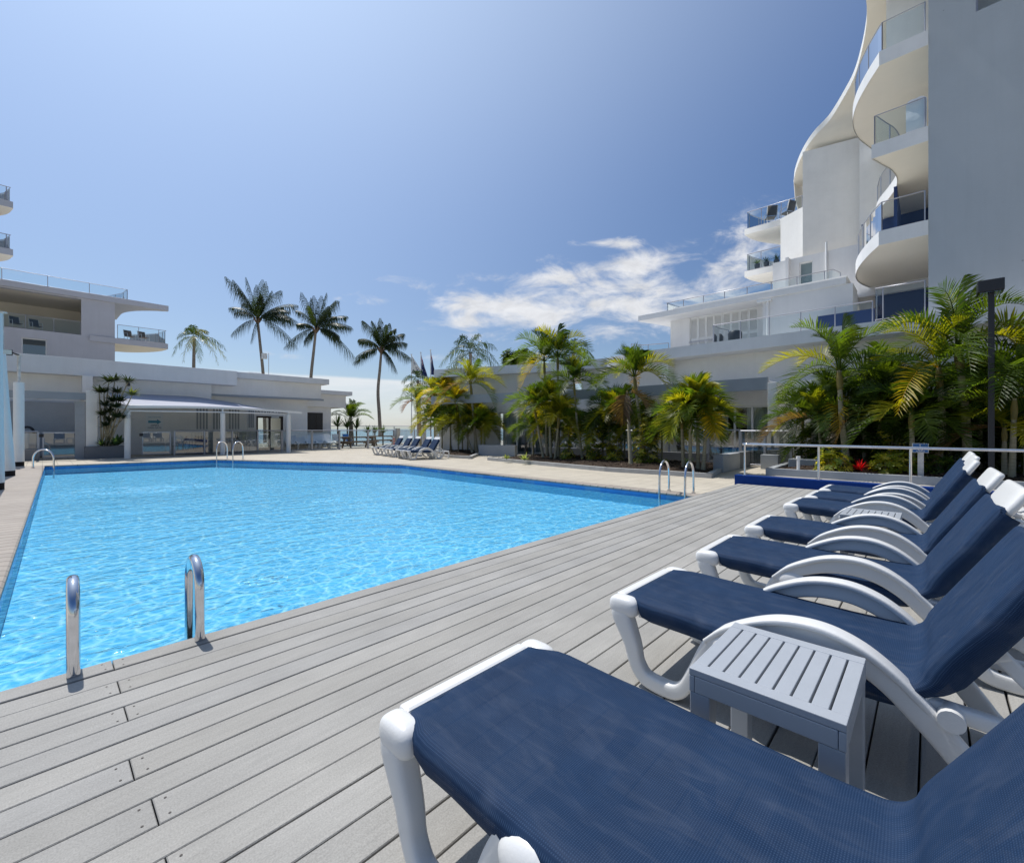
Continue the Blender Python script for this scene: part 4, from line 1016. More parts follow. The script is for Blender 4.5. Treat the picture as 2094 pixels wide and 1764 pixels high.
# glazed entry
f = win(lw, 'y', 30.95, 9.25, 10.85, PV, 2.08, 2, fr='brown', glass='window', th=.12, depth=.1, name='entry_door')
b = MB(); b.box(10.15, 10.6, 30.93, 30.949, 1.97, 2.05); b.build('door_notice', 'signwhite', f)
b = MB(); b.box(5.6, 8.6, 30.42, 30.899, PV, 1.0); b.build('serving_counter', 'whiteg', lw)
for k in range(5):
    b = MB(); b.box(10.98, 11.4, 30.86, 30.899, .75+k*.24, .95+k*.24); b.build('menu_board', 'signwhite', lw)
b = MB(); b.box(10.75, 10.95, 37.6, 37.7, PV, 2); 
def text(body, size, loc, rot, m, name, label, cat, extr=.006, al='CENTER', parent=None, space=1.0):
    cu = bpy.data.curves.new(name, 'FONT'); cu.body = body; cu.size = size; cu.align_x = al; cu.extrude = extr; cu.space_character = space; cu.materials.append(M[m])
    o = bpy.data.objects.new(name, cu); COL.objects.link(o); o.rotation_euler = rot
    if parent is not None:
        o.parent = parent; o.location = Vector(loc)-parent.location
    else: o.location = loc
    dg = bpy.context.evaluated_depsgraph_get(); dg.update()
    me = bpy.data.meshes.new_from_object(o.evaluated_get(dg)); m2 = bpy.data.objects.new(name, me); COL.objects.link(m2)
    m2.rotation_euler = o.rotation_euler; m2.location = o.location; m2.parent = o.parent; bpy.data.objects.remove(o)
    if label: tag(m2, label, cat)
    return m2
text('BAYSWATER', .24, (9.98, 30.885, 2.28), (R(90), 0, 0), 'metalletter', 'wall_lettering', 'row of dark metal wall letters above the glazed entry', 'lettering', .01, space=1.35)
sg = thing('wall_sign', 'white sign with a teal arrow reading OPEN MAIN GATE under the awning', 'sign', (4.1, 30.18, 1.25))
b = MB(); b.box(3.76, 4.48, 30.165, 30.198, 1.22, 2.08); b.build('board', 'signwhite', sg, .004)
b = MB(); b.prism([(3.85, 1.70), (4.22, 1.70), (4.22, 1.78), (4.40, 1.63), (4.22, 1.50), (4.22, 1.57), (3.85, 1.57)], 0, .004)
b.v = [(x, 30.163-z, y) for x, y, z in b.v]; b.build('arrow', 'signteal', sg)
text('OPEN', .13, (4.12, 30.162, 1.40), (R(90), 0, 0), 'signnavy', 'lettering', None, None, .001, parent=sg)
text('MAIN GATE', .11, (4.12, 30.162, 1.28), (R(90), 0, 0), 'signnavy', 'lettering', None, None, .001, parent=sg)
text('BAYSWATER', .075, (4.12, 30.162, 1.86), (R(90), 0, 0), 'signteal', 'lettering', None, None, .001, parent=sg, space=1.3)
# third building
tb3 = thing('end_pavilion', 'white pavilion with flat roof and dark window beyond the glazed entry', 'building', (15, 34, PV))
b = MB(); b.box(12.45, 15.62, 34.4, 38, PV-.2, 2.95); b.build('wall', 'white', tb3)
b = MB(); b.box(12.45, 16.75, 34.2, 38.2, 2.951, 3.93); b.build('bulkhead', 'white', tb3, .01)
b = MB(); b.box(12.45, 17.15, 33.9, 38.6, 3.931, 4.24); b.build('roof_fascia', 'whiteg', tb3, .01)
b = MB(); b.box(12.8, 14.95, 34.34, 34.399, 1.05, 2.5); w_ = b.build('window', 'brown', tb3)
for k in range(4):
    p_ = MB(); p_.box(12.85+k*.53, 13.33+k*.53, 34.325, 34.339, 1.1, 2.45); p_.build('pane', 'black', w_)
# roof unit
b = MB(); b.box(9.0, 9.75, 31.5, 32.2, 4.661, 4.86); tag(b.build('roof_vent_unit', 'whiteg', None, .01), 'small white box unit on the low roof beside the palms', 'vent')

# awning
aw = thing('shade_awning', 'white fabric shade awning on four posts over the cafe counter', 'awning', (6, 28, PV))
b = MB(); vs = []; nu, nv = 30, 8
for i in range(nu+1):
    u = i/nu; x = 2.3+u*8.0
    for j in range(nv+1):
        v = j/nv; y = 26.45+v*(30.10-26.45); zf = 2.28-.05*u+.13*math.sin(math.pi*u); zb = 3.08-.72*max(0, (u-.42)/.58)**1.2
        x2 = x+(0 if v < .5 else 0); vs.append((x2, y+.5*math.sin(math.pi*u)*(1-v)*.6, zf+(zb-zf)*v-.10*math.sin(math.pi*v)*math.sin(math.pi*u)))
b.add(vs, [(i*(nv+1)+j, (i+1)*(nv+1)+j, (i+1)*(nv+1)+j+1, i*(nv+1)+j+1) for i in range(nu) for j in range(nv)], 0, True); b.build('canopy', 'canopy', aw)
vb = MB(); va = []
for i in range(nu+1):
    p = vs[i*(nv+1)]; va += [(p[0], p[1]-.01, p[2]-.10), (p[0], p[1]-.03, p[2]+.015)]
vb.add(va, [(2*i, 2*i+2, 2*i+3, 2*i+1) for i in range(nu)], 0, True); vb.build('valance', 'sailcloth', aw)
b = MB(); b.box(7.3, 7.33, 27.2, 30, 2.3, 2.5) if False else None
b = MB(); b.tube([(2.6, 26.6, 2.08), (6.45, 26.7, 2.12), (9.65, 26.6, 2.1), (10.15, 29.6, 2.3)], .035, 8); b.build('rail', 'aluw', aw)
b = MB(); b.tube([(2.2, 26.5, 2.2), (2.6, 26.6, 2.28), (3.6, 27.0, 2.36)], .06, 8); b.build('arm', 'aluw', aw)
for x, y in ((2.66, 26.6), (6.42, 26.7), (9.62, 26.6), (10.6, 29.3)):
    b = MB(); b.tube([(x, y, PV), (x, y, 2.06)], .115, 16); b.tube([(x, y, 2.06), (x, y, 2.30)], .045, 8); b.build('post', 'pad', aw)

# ================================================================== LEFT UPPER APARTMENTS
ul = thing('upper_apartments', 'mauve grey upper apartments with a long glass roof rail and curved balcony', 'building', (2, 43.5, 7))
b = MB(); wally(b, -16, 3.65, 43.5, 43.9, 4.0, 10.46, [(-14, 1.88, 7.86, 10.38), (-.95, .21, 6.2, 7.28)]); b.box(3.40, 3.65, 43.901, 50, 4.0, 10.46)
b.build('wall', 'mauve', ul)
b = MB(); b.box(-16, 3.4, 48.5, 48.7, 7.5, 10.4); b.box(-16, 3.399, 43.901, 48.499, 10.39, 10.45); b.build('loggia', 'cream', ul)
b = MB(); b.box(-16, 3.4, 43.901, 48.5, 7.75, 7.85); b.build('loggia_floor', 'midgrey', ul)
crv = lambda pts: [(p.x, p.y) for p in cr([(x, y, 0) for x, y in pts], 5)]
b = MB(); b.prism([(-16, 43.3), (6.77, 43.3)]+crv([(6.77, 43.6), (5.8, 44.3), (4.9, 45.4), (4.4, 46.8), (4.3, 49)])+[(4.3, 50), (-16, 50)], 10.461, 10.85); b.build('roof_slab', 'mauve', ul)
b = MB(); b.prism([(3.651, 43.4), (6.75, 43.4)]+crv([(6.75, 43.8), (6.5, 45.2), (5.8, 46.6), (4.9, 47.6), (3.7, 48)])+[(3.651, 48)], 7.5, 7.88); b.build('balcony_slab', 'cream', ul)
b = MB(); b.box(2.3, 6.75, 43.375, 43.399, 7.5, 7.9); b.build('edge_band', 'mauve', ul)
balustrade(ul, [(3.8, 43.55), (6.65, 43.55), (6.4, 45.2), (5.7, 46.5), (4.9, 47.4)], 7.88, 1.05, 1.2)
balustrade(ul, [(-10, 43.6), (4.35, 43.6)], 10.85, .78, 1.95); balustrade(ul, [(4.35, 43.6), (4.2, 45), (3.5, 46.8), (2.5, 47.6)], 10.85, .78, 1.2)
balustrade(ul, [(-6, 43.7), (1.85, 43.7)], 7.86, .95, 1.35)
win(ul, 'y', 43.6, -.95, .21, 6.2, 7.28, 1, glass='darkwindow', th=.06)
# twin tower balconies at the picture's left edge
lt = thing('corner_tower', 'tower corner with two glass balconies above the long roof rail', 'building', (-4, 36, 0))
b = MB(); b.box(-9, -3.5, 36.5, 44, 11.0, 22); b.build('wall', 'mauve', lt)
for zt in (10.9, 13.46):
    b = MB(); b.prism([(-3.499 if zt > 11 else -8, 36.0), (-1.09, 36.0)]+crv([(-1.09, 36.2), (-1.4, 37.4), (-2.2, 38.6), (-3.49, 39.4)])+([(-8, 39.4)] if zt < 11 else []), zt-.30, zt); b.build('balcony_slab', 'cream', lt)
    e = MB(); e.box(-3.48, -1.085, 35.975, 35.999, zt-.31, zt+.02); e.build('edge_band', 'mauve', lt)
    balustrade(lt, [(-3.4, 36.1), (-1.18, 36.1), (-1.45, 37.2), (-2.2, 38.4), (-3.4, 39.2)], zt, .8, 1.1)

# ================================================================== SHADE SAIL POSTS, FLOODLIGHT
for i, ((x, y, h, pole), l) in enumerate(zip([(-.71, 14.80, 3.85, 0), (-.66, 18.86, 3.42, 1.15), (-.58, 23.78, 3.0, .95)],
      ['white padded shade sail post at the left picture edge, closest to the deck', 'middle of three white padded shade sail posts, with a bare pole and plate on top', 'white padded shade sail post furthest from the deck, carrying the floodlight'])):
    t = thing('shade_sail_post', l, 'post', (x, y, PV), 'padded shade sail posts')
    lean = [-.03, -.13, 0][i]; r0, r1 = [.145, .14, .14][i], [.14, .088, .14][i]
    b = MB(); b.tube([(x, y, PV+.16), (x+lean*.5, y, PV+h/2), (x+lean, y, PV+h)], [r0, (r0+r1)/2, r1], 24); b.build('padding', 'pad', t)
    b = MB(); b.tube([(x, y, PV), (x, y, PV+.158)], r0*.97, 24); b.build('base', 'rubber', t)
    if pole:
        b = MB(); b.tube([(x+lean, y, PV+h), (x+lean, y, PV+h+pole)], .05 if i == 1 else .045, 12)
        b.tube([(x+lean, y, PV+h+pole), (x+lean, y, PV+h+pole+.03)], .12 if i == 1 else .09, 12); b.build('pole', 'rust', t)
fl = thing('floodlight', 'small black floodlight on a bracket at the furthest padded post', 'lamp', (-.7, 23.7, 3.85))
b = MB(); b.box(-1.02, -.72, 23.50, 23.62, 3.84, 4.04); b.build('housing', 'black', fl, .01)
b = MB(); b.box(-1.0, -.74, 23.485, 23.499, 3.86, 4.02); b.build('lens', 'curtain', fl)
b = MB(); b.tube([(-.72, 23.56, 3.93), (-.58, 23.7, 3.90)], .025, 8); b.build('bracket', 'black', fl)

# ================================================================== POOL FENCES
def pool_fence(name, label, pts, h=1.25, step=1.35, glass='mirrorglass', cat='fence', post=.035, tm='alu', zz=PV):
    t = thing(name, label, cat, (pts[0][0], pts[0][1], zz), 'glass pool fences')
    P = [Vector((p[0], p[1], 0)) for p in pts]
    b = MB(); b.tube([Vector((p.x, p.y, zz+h)) for p in P], .03, 8); b.build('top_rail', tm, t)
    for a, c in zip(P[:-1], P[1:]):
        n = max(1, round((c-a).length/step)); d = (c-a).normalized(); nn = Vector((-d.y, d.x, 0))
        for i in range(n+1):
            p = a.lerp(c, i/n); b = MB(); b.prism([(p+d*post+nn*post)[:2], (p-d*post+nn*post)[:2], (p-d*post-nn*post)[:2], (p+d*post-nn*post)[:2]], zz, zz+h-.02); b.build('post', tm, t)
            if i < n:
                q0 = a.lerp(c, i/n)+d*.05; q1 = a.lerp(c, (i+1)/n)-d*.05
                b = MB(); b.add([(q0.x, q0.y, zz+.09), (q1.x, q1.y, zz+.09), (q1.x, q1.y, zz+h-.05), (q0.x, q0.y, zz+h-.05)], [(0, 1, 2, 3)]); b.build('glass_panel', glass, t)
                b = MB(); b.tube([(q0.x, q0.y, zz+.08), (q1.x, q1.y, zz+.08)], .018, 6); b.build('bottom_rail', tm, t)
    return t
def gate(label, x0, x1, y, h=1.2, rot=None):
    t = thing('pool_gate', label, 'gate', (x0, y, PV), 'pool gates')
    b = MB(); e = .05
    for a0, a1, c0, c1 in ((x0, x0+e, PV+.08, PV+h), (x1-e, x1, PV+.08, PV+h), (x0+e, x1-e, PV+h-e, PV+h), (x0+e, x1-e, PV+.08, PV+.08+e)): b.box(a0, a1, y-.02, y+.02, c0, c1)
    b.build('frame', 'alu', t)
    b = MB(); b.add([(x0+e, y, PV+.13), (x1-e, y, PV+.13), (x1-e, y, PV+h-e), (x0+e, y, PV+h-e)], [(0, 1, 2, 3)]); b.build('glass_panel', 'mirrorglass', t)
    b = MB(); b.box(x0-.10, x0+.04, y-.09, y-.021, PV+h-.22, PV+h-.08); b.build('latch', 'black', t, .01)
    return t
gate('glass pool gate at the far left, beside the white pillar', .0, 1.18, 27.9)
gate('glass pool gate under the awning, left of the first glass panels', 3.32, 4.45, 27.9)
pool_fence('pool_fence', 'short glass pool fence left of the far left gate', [(-3.2, 27.9), (-.12, 27.9)], 1.22)
pool_fence('pool_fence', 'glass pool fence under the awning in front of the shutters and entry', [(4.6, 27.9), (9.7, 27.9)], 1.24, 1.25)
pool_fence('pool_fence', 'glass pool fence in front of the picnic tables', [(9.72, 27.9), (13.2, 27.85), (17.15, 27.75)], 1.24, 1.75, 'glass', post=.05)
pool_fence('pool_fence', 'glass pool fence along the patios behind the planted palms', [(17.9, 16.9), (17.35, 6.2)], 1.26, 1.5, 'mirrorglass')
pool_fence('pool_fence', 'short glass fence between the patio gate and the right planter', [(17.28, 5.0), (17.1, 3.4)], 1.26, 1.0, 'mirrorglass')
pool_fence('pool_fence', 'glass fence behind the right planter below the tower', [(17.9, 2.6), (17.9, -6)], 1.26, 1.5, 'mirrorglass')
gt = thing('pool_gate', 'patio gate with a round latch beside the right hand pier', 'gate', (17.3, 5.1, PV), 'pool gates')
b = MB()
for a0, a1, c0, c1 in ((5.02, 5.07, 0, 1.24), (6.10, 6.15, 0, 1.24), (5.07, 6.10, 1.19, 1.24), (5.07, 6.10, .02, .07)): b.box(17.28, 17.32, a0, a1, c0, c1)
b.build('frame', 'alu', gt); b = MB(); b.add([(17.3, 5.07, .07), (17.3, 6.1, .07), (17.3, 6.1, 1.19), (17.3, 5.07, 1.19)], [(0, 1, 2, 3)]); b.build('glass_panel', 'mirrorglass', gt)
b = MB(); b.tube([(17.2, 6.05, 1.0), (17.27, 6.05, 1.0)], .06, 12); b.build('latch', 'black', gt)
pool_fence('sea_fence', 'glass fence along the seafront behind the picnic tables', [(12.6, 38.8), (24, 38.8), (27.5, 30)], 1.62, 2.3, 'glass', post=.03)
pf = thing('slatted_gate', 'pale vertical bar gate with a letterbox post behind the far loungers', 'gate', (17.4, 27.7, PV))
b = MB(); b.box(17.25, 17.5, 27.5, 27.75, PV, 1.3); b.build('post', 'kerb', pf)
b = MB(); b.box(19.9, 20.1, 28.0, 28.2, PV, 2.05); b.box(19.9, 20.5, 27.98, 28.0, 1.75, 2.05); b.build('post', 'kerb', pf)
b = MB(); b.box(21.0, 21.2, 28.0, 28.2, PV, 1.4); b.build('post', 'kerb', pf)
b = MB()
for k in range(22): b.box(17.55+k*.105, 17.575+k*.105, 27.9, 27.925, PV+.1, 1.15)
for z in (.12, 1.15): b.box(17.5, 19.9, 27.88, 27.94, z-.02, z+.02)
b.build('bars', 'alu', pf)
bo = thing('bollard', 'low striped bollard post in front of the picnic tables', 'bollard', (16.9, 27.4, PV)); b = MB(); b.box(16.83, 16.97, 27.33, 27.47, PV, .75); b.build('body', 'kerb', bo)
b = MB()
for k in range(3): b.box(16.82, 16.98, 27.32, 27.329, .2+k*.16, .26+k*.16)
b.build('band', 'red', bo)
# ================================================================== PLANTING
Z = Vector((0, 0, 1))
def jit(c, r, rnd):
    k = 1+rnd.uniform(-r, r); h = rnd.uniform(-r, r)*.35
    return (max(.003, c[0]*k*(1+h)), max(.003, c[1]*k), max(.002, c[2]*k*(1-h)))
GREEN = (.052, .088, .010); DGREEN = (.026, .052, .009); YGREEN = (.14, .155, .011); YELLOW = (.24, .20, .012)
ORANGE = (.17, .065, .012); BROWN = (.085, .06, .035); GREY = (.07, .085, .05)

def frond(b, P0, P1, P2, n, ll, col, rnd, droop=.35, vee=.35, w=.03, sweep=.55, bare=.14, rib=.012, roll=0, tipcol=None, plumose=0):
    """one feather leaf: curved midrib P0-P1-P2 with tapering folded leaflets on both sides"""
    L0 = (P2-P0).length; pts = []
    for i in range(11):
        t = i/10; pts.append(P0*(1-t)**2+P1*2*t*(1-t)+P2*t*t)
    b.tube(pts, [rib*(1-.85*i/10) for i in range(11)], 4, 0, False, (col[0]*1.3, col[1]*1.2, col[2]))
    side0 = None
    vs = []; fs = []; ts = []
    for k in range(n):
        t = bare+(1-bare)*(k+.5)/n
        p = P0*(1-t)**2+P1*2*t*(1-t)+P2*t*t; d = ((P1-P0)*(1-t)+(P2-P1)*t).normalized()
        s = d.cross(Z)
        if s.length < .15: s = Vector((1, 0, 0)) if side0 is None else side0
        s.normalize()
        if side0 is not None and s.dot(side0) < 0: s = -s
        side0 = s
        u = s.cross(d).normalized()
        if roll:
            c_, s_ = math.cos(roll*t), math.sin(roll*t); s, u = s*c_+u*s_, u*c_-s*s_
        q = (t-bare)/(1-bare)
        le = ll*(.35+.65*math.sin(math.pi*min(1, .12+.80*q)))*(1-.45*max(0, q-.75)/.25)*rnd.uniform(.86, 1.1)
        for sg in (-1, 1):
            a = sweep+.55*q+rnd.uniform(-.08, .08)
            v = vee+rnd.uniform(-.12, .12)+plumose*rnd.uniform(-1, 1)
            dr = (s*sg*math.cos(a)+d*math.sin(a)).normalized()
            dr = (dr*math.cos(v)+u*math.sin(v)).normalized()
            m = p+dr*le*.5-Z*droop*le*.12; e = p+dr*le*(1-.12*droop)-Z*droop*le*rnd.uniform(.4, .62)
            wv = d*(w*.5*(1 if q < .85 else .7))
            o = len(vs)
            vs += [p-wv*.55, p+wv*.55, m+wv, m-wv, e]
            fs += [(o, o+1, o+2, o+3), (o+3, o+2, o+4)]
            c = jit(col, .22, rnd)
            if tipcol and rnd.random() < .25+.5*q: c = jit(tipcol, .2, rnd)
            ts += [c, c]
    o = len(b.v); b.v += [tuple(v) for v in vs]
    for f, t in zip(fs, ts):
        b.f.append(tuple(i+o for i in f)); b.m.append(0); b.sm.append(False); b.t.append(t)

def crown_fronds(b, c, nf, L_, rnd, e_hi=78, e_lo=-25, droop=.5, cols=(GREEN,), n=30, ll=.42, w=.03, ldroop=.35, vee=.35, az0=None, wind=None, plumose=0, bare=.14, old=None, tip=None, spread=1.0, boost=0):
    if boost: nf = round(nf*1.35) if nf > 4 else nf; L_ *= 1.15
    az = rnd.uniform(0, 6.28) if az0 is None else az0
    for i in range(nf):
        f = i/max(1, nf-1); az += 2.39996
        e = R(e_hi+(e_lo-e_hi)*f**.8+rnd.uniform(-8, 8)); Lf = L_*rnd.uniform(.85, 1.12)*(.8+.2*min(1, f*3))
        h = Vector((math.cos(az), math.sin(az), 0))*spread
        if wind is not None: h = (h+Vector(wind)*.35)
        e1 = min(R(86), e+R(24))
        P1 = c+(h*math.cos(e1)+Z*math.sin(e1))*Lf*.56
        P2 = c+(h*math.cos(e)+Z*math.sin(e))*Lf*.93-Z*droop*Lf*(.30+.5*abs(math.cos(e)))
        col = jit(rnd.choice(cols), .2, rnd)
        if old and f > .84 and rnd.random() < .18: col = jit(rnd.choice(old), .15, rnd)
        frond(b, c+h*.03, P1, P2, n, ll*rnd.uniform(.9, 1.1), col, rnd, ldroop, vee, w, bare=bare, roll=rnd.uniform(-.9, .9), tipcol=tip, plumose=plumose, rib=.006+.004*L_)

def trunk_path(a, c, bow=0, rnd=None):
    a, c = Vector(a), Vector(c); m = (a+c)/2+Vector((S, -C, 0))*bow
    return cr([a, a.lerp(m, .5)*.5+(a+(m-a)*.5)*.5, m, m.lerp(c, .5), c], 3)

def palm(name, label, stems, group=None, cat='palm tree', seed=1, shaft=True, tr='trunkg', leafm='leaf', **kw):
    """stems: list of (base, crown centre, radius, crown kwargs)"""
    rnd = random.Random(seed)
    t = thing(name, label, cat, tuple(stems[0][0]), group)
    for base, c, r, k in stems:
        p = trunk_path(base, c, k.get('bow', 0)); m = len(p)
        b = MB(); b.tube(p, [r*(1.25-.55*i/(m-1)) if i > 0 else r*1.5 for i in range(m)], 9); b.build('trunk', tr, t)
        if shaft:
            d = (p[-1]-p[-3]).normalized(); sb = MB(); ln = min(.55, (Vector(c)-Vector(base)).length*.25)
            sb.tube([Vector(c)-d*ln, Vector(c)-d*ln*.5, Vector(c)+d*.06], [r*.95, r*1.1, r*.55], 8, 0, True, (.22, .20, .09)); sb.build('crownshaft', 'leaf', t)
        kk = dict(kw); kk.update({a: v for a, v in k.items() if a not in ('bow', 'fr')})
        b = MB(); crown_fronds(b, Vector(c), rnd=rnd, **kk); b.build('crown', leafm, t)
    return t

def rosette(b, p, n, L_, w, rnd, col, up=.5, droop=.5, seg=3, tip=None, axis=None):
    for i in range(n):
        az = i*2.39996+rnd.uniform(-.2, .2); e = up+rnd.uniform(-.35, .35)+(.5*(1-i/n))
        h = Vector((math.cos(az), math.sin(az), 0)); l = L_*rnd.uniform(.75, 1.1); s = Vector((-h.y, h.x, 0))
        vs = []; c = jit(col, .25, rnd)
        for k in range(seg+1):
            t = k/seg; q = p+(h*math.cos(e)+Z*math.sin(e))*l*t-Z*droop*l*t*t*math.cos(e)*.8
            ww = w*(.5+.9*t-1.4*t*t+.0) if t < 1 else .002
            ww = w*max(.02, (1-t)**.7*(.6+.6*min(1, t*3))); vs += [q-s*ww*.5, q+s*ww*.5+Z*0]
        o = len(b.v); b.v += [tuple(v) for v in vs]
        for k in range(seg):
            b.f.append((o+2*k, o+2*k+1, o+2*k+3, o+2*k+2)); b.m.append(0); b.sm.append(False); b.t.append(jit(tip, .2, rnd) if tip and k == seg-1 else c)

def shrub(name, label, c, rad, n, ls, cols, seed, group=None, cat='shrub'):
    rnd = random.Random(seed); c = Vector(c); t = thing(name, label, cat, tuple(c), group)
    st = MB(); b = MB()
    for i in range(n):
        while True:
            v = Vector((rnd.uniform(-1, 1), rnd.uniform(-1, 1), rnd.uniform(-.15, 1)))
            if .35 < v.length < 1+.25*math.sin(v.x*5+seed)*math.sin(v.y*4): break
        p = c+Vector((v.x*rad[0], v.y*rad[1], .05+v.z*rad[2]))
        if i % 5 == 0: st.tube([c+Vector((v.x*.15, v.y*.15, 0)), c+Vector((v.x*rad[0]*.6, v.y*rad[1]*.6, v.z*rad[2]*.5)), p], [.012, .009, .004], 4)
        col = rnd.choice(cols); m = rnd.randint(5, 8); ax = (v+Z*.6).normalized(); a0 = ax.orthogonal().normalized(); a1 = ax.cross(a0); ph = rnd.uniform(0, 6)
        for k in range(m):
            an = ph+k*6.283/m; h = a0*math.cos(an)+a1*math.sin(an); s = ax.cross(h)*ls*.19; d = (h*.9+ax*rnd.uniform(-.1, .35)).normalized()*ls*rnd.uniform(.7, 1.1)
            o = len(b.v); b.v += [tuple(q) for q in (p, p+d*.5-s, p+d, p+d*.5+s)]; b.f.append((o, o+1, o+2, o+3)); b.m.append(0); b.sm.append(False); b.t.append(jit(col, .3, rnd))
    st.build('stem', 'trunkg', t); b.build('foliage', 'leaf', t); return t

# ---------------- beds, kerbs, low walls
def bed(name, poly, z, mound, seed, nchip, label=None):
    rnd = random.Random(seed); b = MB()
    xs = [p[0] for p in poly]; ys = [p[1] for p in poly]; st = .22
    def inside(x, y):
        r = False; j = len(poly)-1
        for i in range(len(poly)):
            (xi, yi), (xj, yj) = poly[i], poly[j]
            if (yi > y) != (yj > y) and x < (xj-xi)*(y-yi)/(yj-yi)+xi: r = not r
            j = i
        return r
    def dist(x, y):
        m = 9
        for i in range(len(poly)):
            a, c = Vector(poly[i]), Vector(poly[(i+1) % len(poly)]); p = Vector((x, y)); t = max(0, min(1, (p-a).dot(c-a)/(c-a).length_squared)); m = min(m, (p-a-(c-a)*t).length)
        return m
    def hz(x, y): return z+mound*min(1, dist(x, y)/.9)+.02*math.sin(x*5.1+y*3.3)*math.sin(y*6.2-x)
    b.prism(poly, PV+.004, z-.005)
    nx, ny = int((max(xs)-min(xs))/st)+1, int((max(ys)-min(ys))/st)+1; idx = {}; vs = []
    for i in range(nx+1):
        for j in range(ny+1):
            x, y = min(xs)+i*st, min(ys)+j*st
            if inside(x, y): idx[(i, j)] = len(vs); vs.append((x, y, hz(x, y)+rnd.uniform(-.012, .012)))
    b.add(vs, [(idx[(i, j)], idx[(i+1, j)], idx[(i+1, j+1)], idx[(i, j+1)]) for i in range(nx) for j in range(ny) if all(k in idx for k in ((i, j), (i+1, j), (i+1, j+1), (i, j+1)))], 0, True)
    n = 0
    while n < nchip:
        x, y = rnd.uniform(min(xs), max(xs)), rnd.uniform(min(ys), max(ys))
        if not inside(x, y): continue
        n += 1; a = rnd.uniform(0, 6.3); l, w = rnd.uniform(.03, .09), rnd.uniform(.012, .03); tx, ty = rnd.uniform(-.6, .6), rnd.uniform(-.6, .6); zz = hz(x, y)+.018
        d = Vector((math.cos(a), math.sin(a), tx))*l*.5; s = Vector((-math.sin(a), math.cos(a), ty))*w*.5; p = Vector((x, y, zz))
        g = rnd.choice([(.05, .033, .022), (.09, .06, .04), (.03, .022, .018), (.14, .10, .075), (.04, .03, .024)])
        b.add([p-d-s, p+d-s, p+d+s, p-d+s], [(0, 1, 2, 3)], 1, False, g)
    o = b.build(name, ['mulch', 'chip']); o['kind'] = 'stuff'; return o
MIDBED = [(12.55, 4.45), (14.25, 4.80), (16.9, 5.5), (17.2, 9), (17.6, 14.2), (13.0, 13.6), (12.25, 7.45)]
RBED = [(14.40, 3.30), (17.6, 3.42), (17.75, -6), (14.40, -6)]
LBED = [(13.2, 15.0), (15.1, 16.75), (17.6, 17.2), (17.9, 21.5), (14.0, 19.5), (13.0, 16.4)]
bed('mulch', MIDBED, -.02, .10, 5, 2600); bed('mulch', RBED, .06, .12, 6, 3800); bed('mulch', LBED, -.03, .10, 7, 700)
def kerb(name, label, pts, w, z0, z1, m='kerb', cat='kerb'):
    b = MB()
    for a, c in zip(pts[:-1], pts[1:]):
        d = (Vector(c)-Vector(a)).normalized()*.001; b.slab(Vector(a)+d, Vector(c)-d, w, z0, z1)
    return tag(b.build(name, m, None, .012), label, cat)
kerb('planter_kerb', 'low grey concrete kerb edging the middle palm bed along the paving', [(13.0, 13.75), (12.12, 7.45), (12.42, 4.33), (14.25, 4.66)], .14, PV, .045)
kerb('planter_kerb', 'grey rendered kerb edging the right palm bed behind the ramp handrail', [(17.6, 3.58), (14.22, 3.46), (14.22, -6)], .17, PV, .13, 'midgrey')
kerb('planter_kerb', 'low grey kerb of the palm bed behind the loungers across the pool', [(14.0, 19.7), (12.9, 16.3), (13.1, 14.9), (15.1, 16.55)], .14, PV, .04)
def lowwall(label, x0, x1, y0, y1, h, m='midgrey'): return tag(bx('low_wall', m, None, x0, x1, y0, y1, PV, h, bevel=.01), label, 'wall')
lowwall('grey rendered block wall at the right end of the middle palm bed', 14.26, 15.9, 4.62, 4.92, .46, 'midgrey')
lowwall('dark grey end pier beside the patio gate', 15.91, 17.2, 4.66, 4.90, .47, 'darkgrey')
lowwall('brown grey low box wall between the patio gate and the right palm bed', 16.45, 16.75, 3.64, 4.15, .40, 'midgrey')
lowwall('short grey block at the left corner of the right palm bed', 15.7, 16.3, 2.45, 3.2, .33, 'midgrey')
b = MB(); b.slab((15.1, 16.6), (15.75, 14.7), .3, PV, .45); tag(b.build('low_wall', 'midgrey', None, .01), 'grey low wall beside the far palm bed and its glass fence', 'wall')
b = MB(); b.slab((17.55, 14.4), (17.05, 6.2), .22, PV, .33); tag(b.build('low_wall', 'darkgrey', None, .01), 'long dark low wall under the patio glass fence', 'wall')
kerb('planter_box', 'dark grey planter box under the spiky plant by the white pillar', [(1.30, 27.2), (2.72, 27.2)], .7, PV, .47, 'darkgrey', 'planter')
tag(bx('planter_box', 'darkgrey', None, -1.8, -.12, 27.25, 27.7, PV, .40, bevel=.01), 'dark grey planter wall left of the far left gate', 'planter')

# ---------------- ramp wall, handrail, access sign
tag(bx('ramp_wall', 'bluewall', None, 11.04, 11.26, -6, 3.33, -.30, .19, bevel=.008), 'royal blue ramp wall along the end of the deck', 'wall')
struct(bx('ramp_path', 'concrete', None, 11.27, 14.21, -6, 3.2, PV+.003, PV+.02))
hr = thing('ramp_handrail', 'steel tube handrail on the royal blue ramp wall', 'handrail', (11.15, 3.14, .19))
b = MB(); b.tube(cr([(11.15, 3.14, .84), (11.15, 3.135, .895), (11.15, 3.08, .905), (11.15, 1.7, .90), (11.15, -6, .88)], 4), .025, 12); b.build('rail', 'steel', hr)
for y in (3.14, 1.72, .29, -1.14, -2.57):
    b = MB(); b.tube([(11.15, y, .19), (11.15, y, .885)], .023, 12); b.tube([(11.15, y, .191), (11.15, y, .203)], .06, 14); b.build('post', 'steel', hr)
b = MB(); b.tube([(11.15, 3.10, .93), (11.15, 3.04, .945)], .014, 8); b.build('end_stop', 'black', hr)
